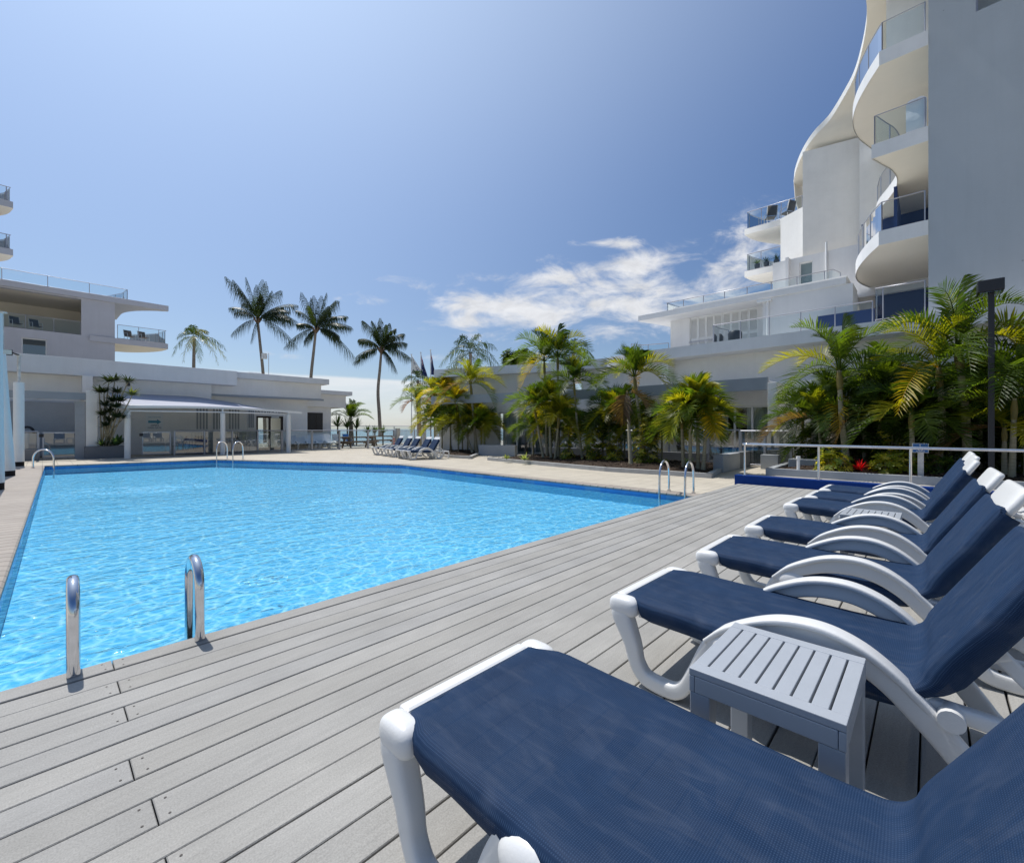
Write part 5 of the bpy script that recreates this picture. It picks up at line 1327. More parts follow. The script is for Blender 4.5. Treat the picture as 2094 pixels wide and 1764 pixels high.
sg = thing('access_sign', 'blue wheelchair ACCESS sign on a grey timber post in the palm bed', 'sign', (14.6, .2, .12))
b = MB(); b.box(14.57, 14.63, .14, .25, .05, .72); b.build('post', 'rust', sg)
b = MB(); b.box(14.54, 14.565, .055, .345, .68, .905); b.build('border', 'signwhite', sg, .004)
b = MB(); b.box(14.531, 14.539, .066, .334, .69, .895); b.build('panel', 'signblue', sg)
w_ = MB()
w_.tube([(14.528, .2+.045*math.cos(a), .775+.045*math.sin(a)) for a in [R(x) for x in range(150, 395, 15)]], .006, 6)
w_.tube([(14.528, .205, .845), (14.528, .205, .80), (14.528, .165, .80), (14.528, .155, .765)], .007, 6); w_.tube([(14.528, .208, .872), (14.528, .206, .856)], .012, 8)
w_.build('wheelchair_symbol', 'signwhite', sg)
text('ACCESS', .045, (14.527, .2, .70), (R(90), 0, R(-90)), 'signwhite', 'lettering', None, None, .001, parent=sg)
b = MB(); b.tube([(14.35, 2.68, .06), (14.35, 2.68, .42)], .04, 12); b.tube([(14.35, 2.68, .42), (14.35, 2.68, .50)], .055, 12); tag(b.build('vent_pipe', 'aluw'), 'short white capped pipe standing in the right palm bed', 'pipe')
lq = onu(2027, 700, 14.5); lx, ly = lq.x, lq.y; lz = onu(2024, 575, 14.5).z
lp = thing('lamp_post', 'tall black lamp post with a box floodlight rising from the right palms', 'lamp', (lx, ly, .1))
b = MB(); b.box(lx-.05, lx+.05, ly-.05, ly+.05, .0, lz-.24); b.build('post', 'black', lp, .01)
b = MB(); b.box(lx-.2, lx+.25, ly-.19, ly+.22, lz-.26, lz); hd = b.build('head', 'black', lp, .015)
b = MB(); b.box(lx-.17, lx+.22, ly-.16, ly+.19, lz-.28, lz-.261); b.build('lens', 'window', hd)
for p, l in ((gp(1462+13, 953, 0), 'short black louvred bollard light at the right end of the middle bed'), (gp(1076, 930, 0), 'short black louvred bollard light at the left end of the middle bed')):
    x, y = p.x, p.y; bl = thing('bollard_light', l, 'light', (x, y, 0), 'black bollard lights')
    b = MB(); b.tube([(x, y, 0), (x, y, .30)], .085, 14); b.tube([(x, y, .56), (x, y, .60)], .085, 14); b.build('body', 'black', bl)
    b = MB()
    for k in range(5): b.tube([(x, y, .33+k*.045), (x, y, .345+k*.045)], .085, 14)
    b.tube([(x, y, .30), (x, y, .56)], .03, 8); b.build('louvre_ring', 'black', bl)

# ---------------- golden cane palms
def s4(x, y): return (2400+x/2.055)/1.6329, (950+y/2.055)/1.6329
def s6(x, y): return (1600+x/2.327)/1.6329, (1000+y/2.327)/1.6329
def s5(x, y): return (1000+x/2.94)/1.6329, (1000+y/2.94)/1.6329
def stem(sf, bxy, cxy, U, r=.055, Ub=None, **k):
    a = onu(*sf(*bxy), Ub or U); c = onu(*sf(*cxy), U)
    return (Vector((a.x, a.y, 0)), c, r, k)
GC = (GREEN, GREEN, YGREEN, DGREEN)
cane = dict(e_hi=86, e_lo=-12, droop=.48, cols=GC, n=27, ll=.60, w=.050, ldroop=.34, vee=.5, boost=1, old=(YELLOW, BROWN, YELLOW), tip=None)
G1 = 'golden cane palms in the beds'
palm('cane_palm', 'tall cane palm at the left of the right bed, with arching fronds', [stem(s4, (888, 1180), (825, 590), 15.6, .075, nf=11, L_=2.0, bow=-.05)], G1, seed=11, **cane)
palm('cane_palm', 'cane palm with a pale crownshaft in the middle of the right bed', [stem(s4, (1495, 1150), (1510, 570), 15.8, .075, nf=10, L_=1.9, e_lo=-10, bow=.12)], G1, seed=12, **cane)
palm('cane_palm', 'tall cane palm left of the black lamp post, fronds crossing it', [stem(s4, (1715, 1130), (1640, 430), 15.8, .085, nf=9, L_=2.3, e_lo=5, bow=.06)], G1, seed=23, **cane)
palm('cane_palm', 'low dense cane palm clump behind the red bromeliad', [stem(s4, (1000, 1130), (1000, 900), 16.6, .05, nf=12, L_=1.5), stem(s4, (1100, 1130), (1110, 720), 16.8, .05, nf=11, L_=1.7), stem(s4, (1220, 1130), (1230, 820), 16.5, .05, nf=11, L_=1.6)], G1, seed=14, **dict(cane, cols=(DGREEN, DGREEN, GREEN)))
palm('cane_palm', 'bushy low cane palm at the left edge of the right bed', [stem(s4, (720, 1130), (680, 930), 16.2, .045, nf=11, L_=1.45), stem(s4, (790, 1130), (800, 800), 16.7, .045, nf=10, L_=1.5)], G1, seed=15, **cane)
palm('cane_palm', 'short cane palm with a drooping yellowish crown behind the access sign', [stem(s4, (1335, 1150), (1320, 880), 15.3, .06, nf=11, L_=1.25, e_lo=-35)], G1, seed=16, **dict(cane, cols=(GREEN, YGREEN, DGREEN)))
palm('cane_palm', 'dark cane palm behind the lamp post', [stem(s4, (1580, 1130), (1600, 850), 16.9, .05, nf=10, L_=1.5), stem(s4, (1800, 1130), (1790, 760), 16.8, .05, nf=10, L_=1.6)], G1, seed=17, **dict(cane, cols=(DGREEN, GREEN)))
palm('cane_palm', 'cane palm clump right of the black lamp post at the picture edge', [stem(s4, (2010, 1200), (2030, 780), 15.2, .055, nf=12, L_=1.7), stem(s4, (2120, 1200), (2120, 560), 15.6, .06, nf=11, L_=1.9), stem(s4, (1960, 1200), (1960, 980), 15.6, .05, nf=9, L_=1.3)], G1, seed=18, **cane)
for k_, (nm, xs) in enumerate((('dense dark cane palm thicket behind the tall left palm of the right bed', (560, 760, 930, 1060)), ('dense dark cane palm thicket behind the crownshaft palm and access sign', (1180, 1300, 1430, 1560)), ('dense dark cane palm thicket behind the lamp post', (1700, 1850, 1960, 2090)))):
    palm('cane_palm', nm, [stem(s4, (x_, 1140), (x_+20, 900+(i_*97) % 200), 17.1, .04, nf=9, L_=1.2, e_lo=-15) for i_, x_ in enumerate(xs)], G1, seed=70+k_, **dict(cane, cols=(DGREEN, DGREEN, GREEN)))
# middle bed
mid = dict(cane, L_=1.55, nf=10)
palm('cane_palm', 'tall pair of cane palms at the left of the middle bed, above a bushy one', [stem(s6, (530, 1170), (505, 480), 15.0, .055, nf=11, L_=1.75), stem(s6, (620, 1170), (610, 440), 15.2, .055, nf=11, L_=1.9)], G1, seed=21, **dict(mid))
palm('cane_palm', 'yellowish bushy cane palm clump at the left end of the middle bed', [stem(s6, (500, 1180), (430, 840), 14.3, .05, nf=12, L_=1.3), stem(s6, (560, 1180), (540, 820), 14.4, .05, nf=11, L_=1.35), stem(s6, (590, 1180), (620, 920), 14.3, .05, nf=10, L_=1.2)], G1, seed=22, **dict(mid, cols=(YGREEN, YGREEN, GREEN)))
palm('cane_palm', 'slender single cane palm with a thin leaning trunk in the middle bed', [stem(s6, (805, 1180), (735, 640), 14.6, .045, nf=9, L_=1.25, bow=-.05)], G1, seed=24, **dict(mid))
palm('cane_palm', 'cane palm with a thick grey trunk in the centre of the middle bed', [stem(s6, (1180, 1200), (1150, 720), 13.9, .06, Ub=13.6, nf=3, L_=.8, e_hi=-30, e_lo=-60, old=(BROWN,), cols=(BROWN,)), stem(s6, (1290, 1100), (1205, 600), 14.8, .06, nf=12, L_=1.65, e_lo=0)], G1, seed=25, **dict(mid))
palm('cane_palm', 'low cane palm with yellow fronds behind the thick grey trunk', [stem(s6, (1010, 1160), (1010, 900), 15.2, .045, nf=11, L_=1.3), stem(s6, (1100, 1160), (1110, 860), 15.3, .045, nf=10, L_=1.3)], G1, seed=26, **dict(mid, cols=(YGREEN, GREEN, DGREEN)))
palm('cane_palm', 'round yellow green cane palm clump with orange fronds, right end of the middle bed', [stem(s6, (1640, 1240), (1640, 850), 13.6, .05, nf=11, L_=.98), stem(s6, (1700, 1240), (1700, 780), 13.8, .05, nf=11, L_=1.0), stem(s6, (1590, 1240), (1570, 900), 13.7, .05, nf=10, L_=.9), stem(s6, (1740, 1240), (1770, 880), 13.7, .05, nf=8, L_=.85)], G1, seed=28, **dict(mid, cols=(YGREEN, GREEN, GREEN), e_lo=-40))
# left bed, behind the far loungers
lef = dict(cane, L_=1.6, nf=11)
palm('cane_palm', 'tall cane palm with a pale trunk behind the loungers across the pool', [stem(s5, (1740, 1430), (1680, 830), 15.6, .07, nf=11, L_=1.8)], G1, seed=31, **dict(lef, cols=(YGREEN, GREEN, YGREEN)))
palm('cane_palm', 'leaning cane palm with an orange frond behind the loungers across the pool', [stem(s5, (1700, 1440), (1530, 1010), 15.3, .05, nf=11, L_=1.3), stem(s5, (1500, 1400), (1420, 940), 16.3, .05, nf=11, L_=1.4)], G1, seed=32, **dict(lef, cols=(YGREEN, GREEN, YELLOW), old=(ORANGE, ORANGE, YELLOW)))
palm('cane_palm', 'cane palm nearest the flagpoles, one orange frond pointing out over the paving', [stem(s5, (1190, 1330), (1150, 1000), 17.6, .06, nf=10, L_=1.5, e_lo=-25), stem(s5, (1330, 1330), (1320, 930), 17.2, .05, nf=11, L_=1.5)], G1, seed=33, **dict(lef, old=(ORANGE, ORANGE)))
palm('cane_palm', 'low bushy cane palm filling the far bed beside the low wall', [stem(s5, (1560, 1420), (1560, 1230), 15.4, .04, nf=12, L_=1.2), stem(s5, (1400, 1400), (1400, 1220), 15.9, .04, nf=12, L_=1.2), stem(s5, (1780, 1420), (1790, 1230), 15.9, .04, nf=12, L_=1.2), stem(s5, (1650, 1420), (1660, 1120), 16.3, .04, nf=12, L_=1.2)], G1, seed=34, **dict(lef, cols=(GREEN, YGREEN, DGREEN)))

palm('cane_palm', 'low feathery cane palm undergrowth at the back of the middle bed, left part', [stem(s6, (x_, 1150), (x_, y_), 15.7, .035, nf=10, L_=1.05, e_lo=-15) for x_, y_ in ((420, 1000), (560, 1010), (700, 1000), (840, 1030))], G1, seed=81, **dict(mid, cols=(GREEN, YGREEN, DGREEN)))
palm('cane_palm', 'low feathery cane palm undergrowth at the back of the middle bed, right part', [stem(s6, (x_, 1150), (x_, y_), 15.5, .035, nf=10, L_=1.05, e_lo=-15) for x_, y_ in ((960, 1010), (1130, 980), (1290, 960), (1420, 1030))], G1, seed=82, **dict(mid, cols=(GREEN, YGREEN, DGREEN)))
palm('cane_palm', 'bushy yellow green cane palm mass behind the loungers across the pool', [stem(s5, (x_, 1420), (x_, y_), 16.2, .035, nf=11, L_=1.2, e_lo=-20) for x_, y_ in ((1290, 1180), (1370, 1060), (1480, 1120), (1600, 1180), (1720, 1170), (1820, 1260))], G1, seed=83, **dict(lef, cols=(YGREEN, GREEN, YGREEN, DGREEN)))
# ---------------- coconut palms by the sea: frond tips as seen, depths free
def coconut(label, base, mid_, top, Y, tips, seed, r=.16):
    rnd = random.Random(seed)
    a, m, c = at(*base, Y), at(*mid_, Y), at(*top, Y)
    t = thing('coconut_palm', label, 'palm tree', tuple(a), 'coconut palms by the sea')
    p = cr([a, a.lerp(m, .5)+Vector((0, 0, 0)), m, m.lerp(c, .55), c], 5); k = len(p)
    b = MB(); b.tube(p, [r*(1.5 if i == 0 else 1.15-.45*i/(k-1)) for i in range(k)], 10); b.build('trunk', 'trunk', t)
    rt = Vector((S, -C, 0)); fw = Vector((C, S, 0)); sc = Y/F
    b = MB()
    tips = tips+[(dx*rnd.uniform(.6, .95)+rnd.uniform(-30, 30)*Y/900, dy*rnd.uniform(.6, .95)) for dx, dy in tips if dy < 40 and rnd.random() < .55]
    for i, (dx, dy) in enumerate(tips):
        dz_ = rnd.uniform(-.55, .55)*math.hypot(dx, dy)*.6
        T = rt*dx*sc+Z*-dy*sc+fw*dz_*sc; L_ = T.length
        P1 = c+T*.48+Z*L_*(.30 if dy > -60 else .16)+rt*(.02*L_)
        col = rnd.choice([(.013, .027, .007), (.016, .033, .008), (.024, .042, .010)])
        frond(b, c, P1, c+T, 42, L_*.20+.32, col, rnd, 2.1, -.1, .046, .5, .16, .03, roll=rnd.uniform(-.5, .5), tipcol=(.03, .042, .018))
    for i in range(7):
        an = rnd.uniform(0, 6.28); h = rt*math.cos(an)+fw*math.sin(an)
        frond(b, c, c+h*.5+Z*1.0, c+h*rnd.uniform(.6, 1.3)+Z*rnd.uniform(1.6, 2.6), 24, .6, rnd.choice([GREEN, DGREEN]), rnd, .6, .2, .055, .5, .16, .03)
    b.build('crown', 'leafdark', t)
    b = MB()
    for i in range(9):
        an = i*.7; h = rt*math.cos(an)+fw*math.sin(an); b.tube([c-Z*.35, c+h*.22-Z*.05, c+h*.42+Z*.30], [.09, .07, .03], 5)
    b.build('leaf_bases', 'timber', t)
    return t
q = 1/1.6329/2.327
def tp(l): return [(x*q*.92, y*q*.92) for x, y in l]
coconut('tallest coconut palm, leftmost of three, with a white box on its trunk', (543, 905), (538, 764), (527, 655), 44, tp([(-195, -330), (-60, -340), (-10, -300), (30, -350), (110, -300), (215, -240), (300, -150), (265, -80), (340, 10), (290, -20), (-235, -110), (-150, -160), (-230, 110), (-30, 190), (320, 215), (60, -200), (-120, -250), (180, -130)]), 41)
coconut('middle coconut palm of three, with a frond hanging far out to its right', (629, 905), (636, 770), (646, 674), 43, tp([(-140, -330), (-50, -310), (10, -310), (70, -320), (130, -270), (220, -220), (240, -130), (290, -30), (190, 60), (300, 230), (-170, -50), (-260, 150), (-100, 120), (-180, -170), (100, -160), (-90, -220), (220, 100)]), 42)
coconut('shortest coconut palm of three, standing clear behind the picnic tables', (778, 891), (773, 800), (780, 716), 41, tp([(-200, -100), (-130, -230), (-70, -240), (0, -260), (50, -240), (110, -190), (180, -150), (200, -70), (240, 60), (140, 180), (-240, 100), (130, -60), (100, 100), (-60, -180), (60, -120)]), 43, .15)
# camera box on the palm
b = MB(); p_ = at(540, 728, 43.7); b.box(p_.x-.25, p_.x+.2, p_.y-.3, p_.y-.05, p_.z-.3, p_.z+.25); b.tube([(p_.x+.35, p_.y-.2, p_.z-2.6), (p_.x+.35, p_.y-.2, p_.z+.3)], .035, 6); tag(b.build('equipment_box', 'aluw', None, .03), 'white equipment box strapped to the tallest coconut palm trunk', 'box')
# queen palms behind the roofs
def queen(label, base, top, Y, L_, nf, seed, cols=(GREEN, DGREEN), e_lo=-35, r=.14, wind=None, ll=.55):
    a, c = at(*base, Y), at(*top, Y); a.z = -.2
    return palm('queen_palm', label, [(a, c, r, dict(nf=nf, L_=L_))], 'feathery queen palms behind the roofs', seed=seed, shaft=False, tr='trunk', leafm='leafdark', e_hi=78, e_lo=e_lo, droop=.75, cols=cols, n=30, ll=ll, w=.048, ldroop=1.2, vee=0, plumose=.6, wind=wind)
queen('feathery queen palm behind the cafe roof, left of the tall coconut palms', (394, 800), (397, 690), 36, 2.1, 14, 51, (GREEN, YGREEN), -40, wind=(S*.9, -C*.9, 0))
queen('feathery queen palm rising behind the poolside wing roof, left one', (960, 820), (962, 722), 30, 2.7, 17, 52, (DGREEN, DGREEN, GREEN))
queen('dark queen palm half hidden behind the tall cane palms of the middle bed', (1175, 800), (1172, 722), 30, 1.9, 14, 53, (DGREEN,), -30)
queen('small queen palm with a brown trunk behind the flagpoles', (858, 900), (855, 778), 36, 1.9, 11, 54, (GREEN, DGREEN), -45, .17)
shrub('treetop_shrub', 'dark bushy treetop just above the poolside wing roof', at(1062, 745, 40), (1.6, 1.6, 1.3), 260, .5, (DGREEN, GREEN), 55, None, 'tree')
# small dark palm and seafront bushes beyond the fence
c_ = at(s5(505, 1190)[0], s5(505, 1190)[1], 37); a_ = at(*s5(510, 1280), 37)
pt = palm('date_palm', 'small dark palm with upswept fronds beside the end pavilion', [(Vector((a_.x, a_.y, -.2)), c_, .2, dict(nf=14, L_=2.6))], None, seed=61, shaft=False, tr='trunk', e_hi=84, e_lo=22, droop=.42, cols=(DGREEN, DGREEN, GREEN), n=40, ll=.62, w=.05, ldroop=.5, vee=.3)
rnd = random.Random(77)
for i, (x, y, L_, l) in enumerate([(375, 1240, .9, 'spiky green plant at the corner of the end pavilion'), (470, 1250, .9, 'tall sharp leaved plant left of the small dark palm trunk'), (560, 1255, .75, 'spiky plant right of the small dark palm trunk'), (668, 1300, .55, 'low spiky plant in the gap between picnic tables'), (740, 1300, .5, 'low spiky plant left of the shortest coconut palm trunk'), (820, 1300, .5, 'low spiky plant right of the shortest coconut palm trunk')]):
    p = at(*s5(x, y), 36.5); t = thing('spiky_plant', l, 'plant', (p.x, p.y, PV), 'spiky plants along the seafront')
    b = MB(); rosette(b, Vector((p.x, p.y, p.z-.1)), 34, L_*1.5, .09, rnd, (.04, .075, .025), .7, .3); b.tube([(p.x, p.y, PV), (p.x, p.y, p.z)], .06, 6, 0, True, (.12, .10, .07)); b.build('leaves', 'leaf', t)

# ---------------- spiky cordyline group by the white pillar
rnd = random.Random(91)
dr = thing('dragon_tree', 'branching spiky leaved tree against the wall right of the white pillar', 'tree', (2.2, 27.6, .45))
stems_px = [(712, 930), (752, 925), (838, 935), (680, 1000), (770, 1005), (740, 1060), (690, 1090), (760, 1100), (672, 1150), (760, 1165), (805, 1170), (865, 1020), (720, 1190), (690, 1220), (790, 1060), (650, 1000), (715, 1130)]
sb = MB(); fb = MB()
for i, (x, y) in enumerate(stems_px):
    p = at((x/1.96)/1.6329, (800+y/1.96)/1.6329, 19.9+rnd.uniform(-.3, .3)); base = Vector((2.0+rnd.uniform(-.2, .3), 27.6+rnd.uniform(-.2, .2), .45))
    sb.tube(cr([base, base.lerp(p, .45)+Z*.12, p], 4), [.035]+[.024]*7+[.015], 6)
    rosette(fb, p, 64, .52 if y < 1200 else .42, .075, rnd, (.03, .05, .022) if i != 11 else (.16, .2, .08), .3, .35)
sb.build('trunk', 'trunkg', dr); fb.build('crown', 'leafdark', dr)
ag = thing('agave', 'broad leaved agave in the dark planter box', 'plant', (2.35, 27.35, .45)); b = MB(); rosette(b, Vector((2.35, 27.3, .5)), 18, .75, .22, rnd, (.04, .085, .05), .45, .45, 5); rosette(b, Vector((1.85, 27.3, .5)), 22, .5, .06, rnd, (.03, .06, .025), .5, .5, 4); b.build('leaves', 'leaf', ag)
# shrubs of the middle bed
VAR = ((.26, .27, .03), (.36, .34, .07), (.13, .17, .02), (.07, .11, .02))
SG = 'yellow green umbrella shrubs'
for x, y, U, rr, n, l in [(690, 1010, 14.2, .32, 70, 'small yellow shrub at the foot of the tall pair of palms'), (870, 1090, 14.6, .45, 90, 'yellow leaved shrub between the slender palm and the thick grey trunk'), (985, 900, 15.2, .5, 110, 'tall pale green shrub left of the thick grey palm trunk'), (1300, 1000, 14.6, .62, 170, 'pale variegated shrub right of the thick grey palm trunk'), (1060, 1130, 14.8, .4, 70, 'low shrub at the back of the middle bed')]:
    p = onu(*s6(x, y), U); h = p.z+rr*.6; shrub('umbrella_shrub', l, (p.x, p.y, .02), (rr*.8, rr*.8, h), n, .17, VAR, int(x), SG)
for x, y, U, rr, h, n, l in [(780, 1190, 14.9, .42, .62, 150, 'yellow variegated shrub left of the red bromeliad'), (1150, 1190, 15.1, .40, .52, 130, 'yellow variegated shrub right of the red bromeliad'), (1270, 1200, 15.3, .42, .62, 140, 'yellow green shrub left of the access sign'), (1490, 1150, 15.6, .6, .78, 200, 'dark green and yellow shrub right of the access sign'), (1170, 1060, 15.9, .4, 1.05, 90, 'taller yellow shrub behind the variegated ones')]:
    p = onu(*s4(x, y), U); shrub('umbrella_shrub', l, (p.x, p.y, .12), (rr, rr, h), n, .13, VAR if 'dark' not in l else (DGREEN, GREEN, (.12, .15, .03)), int(x)+3, SG)
for i, (x, U, rr, h) in enumerate([(640, 17.0, .5, 1.3), (900, 17.1, .6, 1.5), (1080, 17.0, .6, 1.3), (1400, 17.2, .6, 1.3), (1900, 16.9, .5, 1.2), (2050, 16.4, .5, .9)]):
    p = onu(*s4(x, 1150), U); shrub('back_shrub', 'dense dark green undergrowth shrub at the back of the right palm bed', (p.x, p.y, .1), (rr, rr, h), 170, .17, (GREEN, DGREEN, GREEN, (.10, .12, .015)), 300+i, 'dark shrubs behind the right palms')
br = thing('bromeliad', 'bright red bromeliad in front of the right palms', 'plant', (15.0, 1.41, .15)); b = MB(); rosette(b, Vector((15.0, 1.41, .17)), 26, .40, .055, rnd, (.45, .012, .03), .55, .35, 4); rosette(b, Vector((15.0, 1.41, .14)), 12, .34, .05, rnd, (.20, .03, .03), .15, .3, 4); b.build('leaves', 'leaf', br)
for i, (x, y, L_, l) in enumerate([(213, 1235, .28, 'small pale succulent at the left tip of the middle bed'), (352, 1245, .36, 'pale green agave beside the left bollard light'), (650, 1240, .30, 'small pale agave in the mulch below the tall pair of palms'), (868, 1225, .36, 'pale agave left of the thick grey palm trunk'), (1228, 1230, .22, 'tiny yellow green agave right of the thick grey trunk'), (1412, 1270, .22, 'small pale succulent left of its twin near the kerb'), (1455, 1272, .2, 'small pale succulent right of its twin near the kerb'), (1625, 1275, .36, 'blue green agave beside the right bollard light')]):
    p = gp(*s6(x, y+12), .03); t = thing('agave', l, 'plant', tuple(p), 'small agaves in the mulch'); b = MB(); rosette(b, p+Z*.04, 18, L_, .075, rnd, (.13, .17, .08) if i < 7 else (.10, .17, .13), .6, .25, 4); b.build('leaves', 'leaf', t)
# three spiky pot plants on the tower's far balcony
for i, (x, y) in enumerate([(1008, 880), (1080, 845), (1160, 805)]):
    p = onu((2100+x/2.3525)/1.6329, (500+y/2.3525)/1.6329, 27.9); t = thing('pot_plant', ['leftmost', 'middle', 'rightmost'][i]+' of three spiky pot plants behind the high corner balcony glass', 'plant', (p.x, p.y, 10.2), 'spiky pot plants on the high balcony')
    b = MB(); rosette(b, Vector((p.x, p.y, 10.62)), 30, .42, .04, rnd, (.04, .07, .04), .5, .3); b.build('leaves', 'leaf', t); b = MB(); b.tube([(p.x, p.y, 10.2), (p.x, p.y, 10.6)], [.11, .15], 12); b.build('pot', 'darkgrey', t)

# ================================================================== SMALL THINGS
# flags: cloth hanging in folds
def flag(label, px, pytop, Y, kind, cloth):
    top = at(px, pytop, Y); t = thing('flagpole', label, 'flag', (top.x, top.y, -.2), 'flagpoles by the sea')
    b = MB(); b.tube([(top.x, top.y, -.2), (top.x, top.y, top.z)], [.06, .035], 8); b.tube([(top.x, top.y, top.z), (top.x, top.y, top.z+.04)], .09, 8); b.build('pole', 'aluw', t)
    rt = Vector((S, -C, 0)); fw = Vector((C, S, 0)); nx, ny = 14, 16; b = MB(); vs = []
    H_, W_, lean_ = cloth
    for j in range(ny+1):
        v = j/ny
        for i in range(nx+1):
            u = i/nx; wd = W_*(.35+.65*min(1, v*1.5+.02))*u if kind == 0 else W_*(.25+.75*v)*u
            p = Vector((top.x, top.y, top.z-.12))+rt*(wd+.05)+Z*(-H_*v-u*H_*(.28*(1-v)+.02))+fw*(.09*math.sin(u*9+v*3)*u+.05*math.sin(v*11)*u)+rt*lean_*v*u
            vs.append(p)
    w = nx+1; b.add(vs, [(j*w+i, j*w+i+1, (j+1)*w+i+1, (j+1)*w+i) for j in range(ny) for i in range(nx)], 0, True)
    def fc(i, j): return j*nx+i
    if kind == 0:
        for (i, j) in [(4, 5), (5, 4), (6, 4), (7, 5), (5, 6), (8, 8), (9, 9), (9, 10), (8, 11), (6, 9), (6, 10), (7, 11), (10, 12), (9, 13), (7, 13), (6, 13)]: b.m[fc(i, j)] = 1
    else:
        for j in range(0, 7):
            for i in range(0, 7):
                b.m[fc(i, j)] = 2 if abs(i-j) < 1 or i == 3 or j == 3 else (1 if abs(i-j) < 2 or abs(i+j-6) < 1 else 0)
        for (i, j) in ([(3, 11), (10, 4), (12, 7), (10, 11), (8, 7)] if kind == 1 else [(9, 6), (9, 7)]): b.m[fc(i, j)] = 1
    b.build('flag', ['signwhite', 'signnavy', 'signnavy'] if kind == 0 else ['signnavy', 'signwhite', 'red'], t)
flag('flagpole with a white flag bearing a dark swirl emblem', 841.5, 725, 42, 0, (1.7, .85, 0))
flag('middle flagpole with a drooping blue ensign', 860.5, 721, 42, 1, (2.1, .5, .12))
flag('tallest looking flagpole, nearest the palms, with a dark blue ensign', 880.5, 716, 42, 2, (2.2, .42, .02))
# purple feather banner
p0 = at(657, 905, 35.5); b = MB(); rt = Vector((S, -C, 0)); vs = []
for i in range(13):
    v = i/12; z = .9+v*2.3; vs += [Vector((p0.x, p0.y, z))+rt*(-.1+.25*v*v), Vector((p0.x, p0.y, z))+rt*(-.08+.25*v*v+.75*v**.7)]
b.add(vs, [(2*i, 2*i+1, 2*i+3, 2*i+2) for i in range(12)], 0, True); b.tube([(p0.x, p0.y, -.1)]+[tuple(vs[2*i]) for i in range(13)], .02, 6, 1)
tag(b.build('feather_banner', ['purple', 'alu']), 'purple feather banner behind the end pavilion corner', 'banner')
# picnic tables
def picnic(label, c, L_, rz):
    t = thing('picnic_table', label, 'picnic table', (0, 0, 0), 'timber picnic tables')
    def bar(name, *a): return bx(name, 'timber', t, *a, bevel=.008)
    b = MB()
    for k in range(5): b.box(-L_/2, L_/2, -.40+k*.162, -.40+k*.162+.152, .71, .79)
    b.build('tabletop', 'timber', t)
    for s_ in (-1, 1):
        b = MB()
        for k in range(2): b.box(-L_/2, L_/2, s_*.62+k*.14-.14, s_*.62+k*.14-.01, .39, .465)
        b.build('bench', 'timber', t)
    for x in (-L_*.36, L_*.36):
        bar('cross_beam', x-.04, x+.04, -.75, .75, .29, .389); bar('cross_beam', x-.041, x+.041, -.39, .39, .63, .709)
        for s_ in (-1, 1):
            b = MB(); b.prism([(s_*.55, 0), (s_*.67, 0), (s_*.30, .709), (s_*.18, .709)], x+.045, x+.12); b.v = [(z, x_, y_) for x_, y_, z in b.v]; b.build('leg', 'timber', t)
    t.location = (c[0], c[1], PV); t.rotation_euler.z = rz; return t
picnic('long weathered timber picnic table beyond the glass pool fence, the nearer one', (15.35, 29.6), 2.5, R(2))
picnic('weathered timber picnic table beyond the fence, further right by the gate', (19.0, 32.3), 2.3, R(-12))
# chairs, tables, loungers beyond the fences
def chair(name, label, c, rz, m_seat, m_fr, group=None, z=PV, arms=True):
    t = thing(name, label, 'chair', (0, 0, 0), group)
    b = MB(); b.box(-.24, .24, -.22, .24, .42, .445); b.build('seat', m_seat, t, .01)
    b = MB(); b.add([(-.23, -.22, .46), (.23, -.22, .46), (.23, -.36, .95), (-.23, -.36, .95)], [(0, 1, 2, 3)]); b.add([(-.23, -.235, .46), (.23, -.235, .46), (.23, -.375, .95), (-.23, -.375, .95)], [(3, 2, 1, 0)]); b.build('backrest', m_seat, t)
    for x in (-.25, .25):
        b = MB(); b.tube([(x, .24, 0), (x, .22, .43), (x, .20, .64), (x, -.24, .66), (x, -.37, .96)] if arms else [(x, .24, 0), (x, .22, .43)], .016, 6); b.build('leg', m_fr, t)
        b = MB(); b.tube([(x, -.30, 0), (x, -.22, .43), (x, -.37, .96)], .016, 6); b.build('leg', m_fr, t)
    t.location = (c[0], c[1], z); t.rotation_euler.z = rz; return t
def rtable(name, label, c, r, h, m, z=PV):
    t = thing(name, label, 'table', (c[0], c[1], z)); x, y = c
    b = MB(); b.tube([(x, y, z+h-.03), (x, y, z+h)], r, 24); b.build('tabletop', m, t)
    for k in range(4):
        a = R(45+90*k); b = MB(); b.tube([(x+math.cos(a)*r*.15, y+math.sin(a)*r*.15, z+h-.03), (x+math.cos(a)*r*.2, y+math.sin(a)*r*.2, z+h*.5), (x+math.cos(a)*r*.75, y+math.sin(a)*r*.75, z)], .018, 6); b.build('leg', 'alu', t)
    return t
rtable('cafe_table', 'round cafe table behind the glass fence under the awning, right of the middle post', (7.3, 29.2), .55, .74, 'aluw')
rtable('cafe_table', 'round cafe table behind the glass fence under the awning, left of the middle post', (5.5, 29.0), .5, .74, 'aluw')
for i, (x, y, rz, l) in enumerate([(6.2, 29.5, 200, 'dark cafe chair between the two cafe tables'), (4.95, 28.9, 90, 'dark cafe chair left of the left cafe table'), (8.1, 29.3, -90, 'dark cafe chair right of the right cafe table')]): chair('cafe_chair', l, (x, y), R(rz), 'black', 'alu', 'cafe chairs')
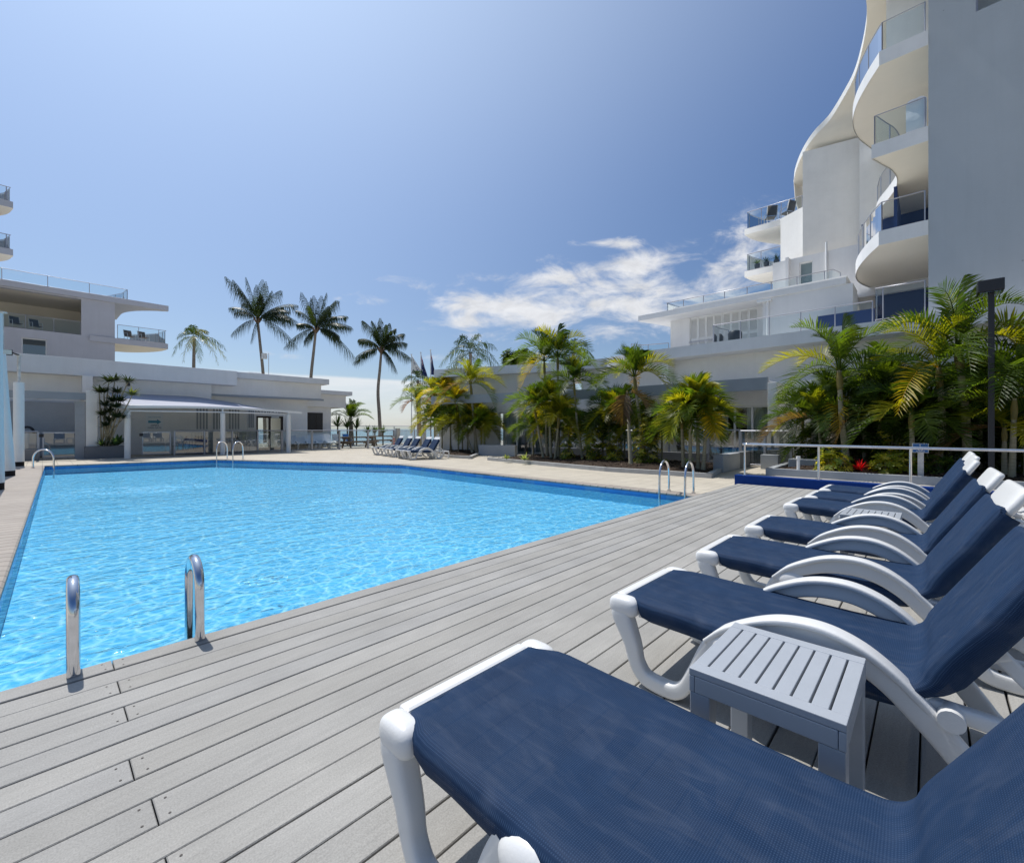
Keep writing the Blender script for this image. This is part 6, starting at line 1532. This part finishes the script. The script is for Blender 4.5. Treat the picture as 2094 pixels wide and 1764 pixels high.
bn = thing('wheeled_bin', 'dark wheeled bin behind the glass fence left of the middle awning post', 'bin', (5.85, 28.5, PV)); b = MB(); b.prism([(5.6, 28.3), (6.1, 28.3), (6.1, 28.75), (5.6, 28.75)], PV, .72); b.build('body', 'signnavy', bn, .02); b = MB(); b.box(5.57, 6.13, 28.27, 28.8, .721, .79); b.build('lid', 'black', bn, .02)
for i, l in enumerate(('blue chair beyond the pool fence, closest to the awning posts', 'blue chair beyond the pool fence, between another blue chair and the white one', 'white chair beyond the pool fence among the blue ones', 'blue chair beyond the pool fence, closest to the picnic table')):
    chair('stacking_chair', l, (13.55+i*.85, 32.3+.1*i), R(180), ['bluecloth', 'bluecloth', 'aluw', 'bluecloth'][i], 'aluw', 'chairs beyond the fence')
for i in range(5):
    o = copy_tree(lg); o.location = (11.6+i*.62, 30.6+.05*i, PV+.002); o.rotation_euler.z = R(165+4*i)
    for ch in [x for x in bpy.data.objects if x.parent == o and x.name.startswith('mesh_fabric')]:
        ch.material_slots[0].link = 'OBJECT'; ch.material_slots[0].material = M['aluw' if i % 2 else 'sailcloth']
    tag(o, 'stored white lounger behind the glass fence, '+['closest to the awning', 'second from the awning', 'in the middle of the stored row', 'second from the picnic table', 'closest to the picnic table'][i], 'sun lounger', 'stored loungers beyond the fence')
# patio furniture behind the middle bed, tower balconies
rtable('patio_table', 'round patio table behind the glass by the sliding doors', (18.1, 6.5), .55, .72, 'darkgrey')
for x, y, rz, l in [(18.3, 5.75, 20, 'grey mesh patio chair between the round table and the pier'), (18.2, 7.35, 170, 'grey mesh patio chair left of the round patio table'), (18.35, 5.25, 60, 'folded leaning patio chair by the sliding door')]: chair('patio_chair', l, (x, y), R(rz), 'ac', 'alu', 'patio chairs')
for x, y, z, rz, l in [(27.95, 5.75, 12.6, -30, 'dark chair on the highest corner balcony, the larger one'), (27.95, 6.55, 12.6, -60, 'dark chair on the highest corner balcony, near its tip')]: chair('balcony_chair', l, (x, y), R(rz), 'ac', 'aluw', 'balcony chairs', z)
for x, y, l in [(5.4, 44.4, 'woven chair on the curved left balcony near its tip'), (4.6, 44.6, 'woven chair on the curved left balcony near the wall'), (-1.2, 44.6, 'dark chair inside the shaded loggia on the left'), (-.3, 44.8, 'dark chair inside the shaded loggia beside its table')]: chair('balcony_chair', l, (x, y), R(200), 'timber' if y < 44.7 and x > 3 else 'black', 'aluw', 'balcony chairs', 7.88)
bq = thing('barbecue', 'black covered barbecue on the roof terrace behind the glass', 'barbecue', (20.3, 6.2, 4.72)); b = MB(); b.tube([(20.3, 6.1, 4.73), (20.3, 6.1, 5.1), (20.3, 6.1, 5.32), (20.3, 6.1, 5.42)], [.24, .27, .28, .22], 16); b.build('cover', 'black', bq, 0)
b = MB(); vs = []
for i in range(9):
    for j in range(9):
        u, v = i/8, j/8; vs.append((19.55+.02*math.sin(v*7), .12+.5*u, 10.9+1.02-.95*v+.12*math.sin(u*3.1)*(1-v)+.03*math.sin(u*9)))
b.add(vs, [(i*9+j, (i+1)*9+j, (i+1)*9+j+1, i*9+j+1) for i in range(8) for j in range(8)], 0, True); tag(b.build('towel', 'towel'), 'white towel hung over the tower balcony rail', 'towel')
# drum by the far left gate
dm = thing('steel_bin', 'pale cylindrical bin with a dark hoop lid left of the far left gate', 'bin', (-.45, 28.6, PV)); b = MB(); b.tube([(-.45, 28.6, PV), (-.45, 28.6, 1.05)], .32, 18); b.build('body', 'aluw', dm); b = MB(); b.tube([(-.45+.2*math.cos(R(a)), 28.6, 1.06+.28*math.sin(R(a))) for a in range(0, 181, 15)], .05, 8); b.build('handle', 'black', dm)
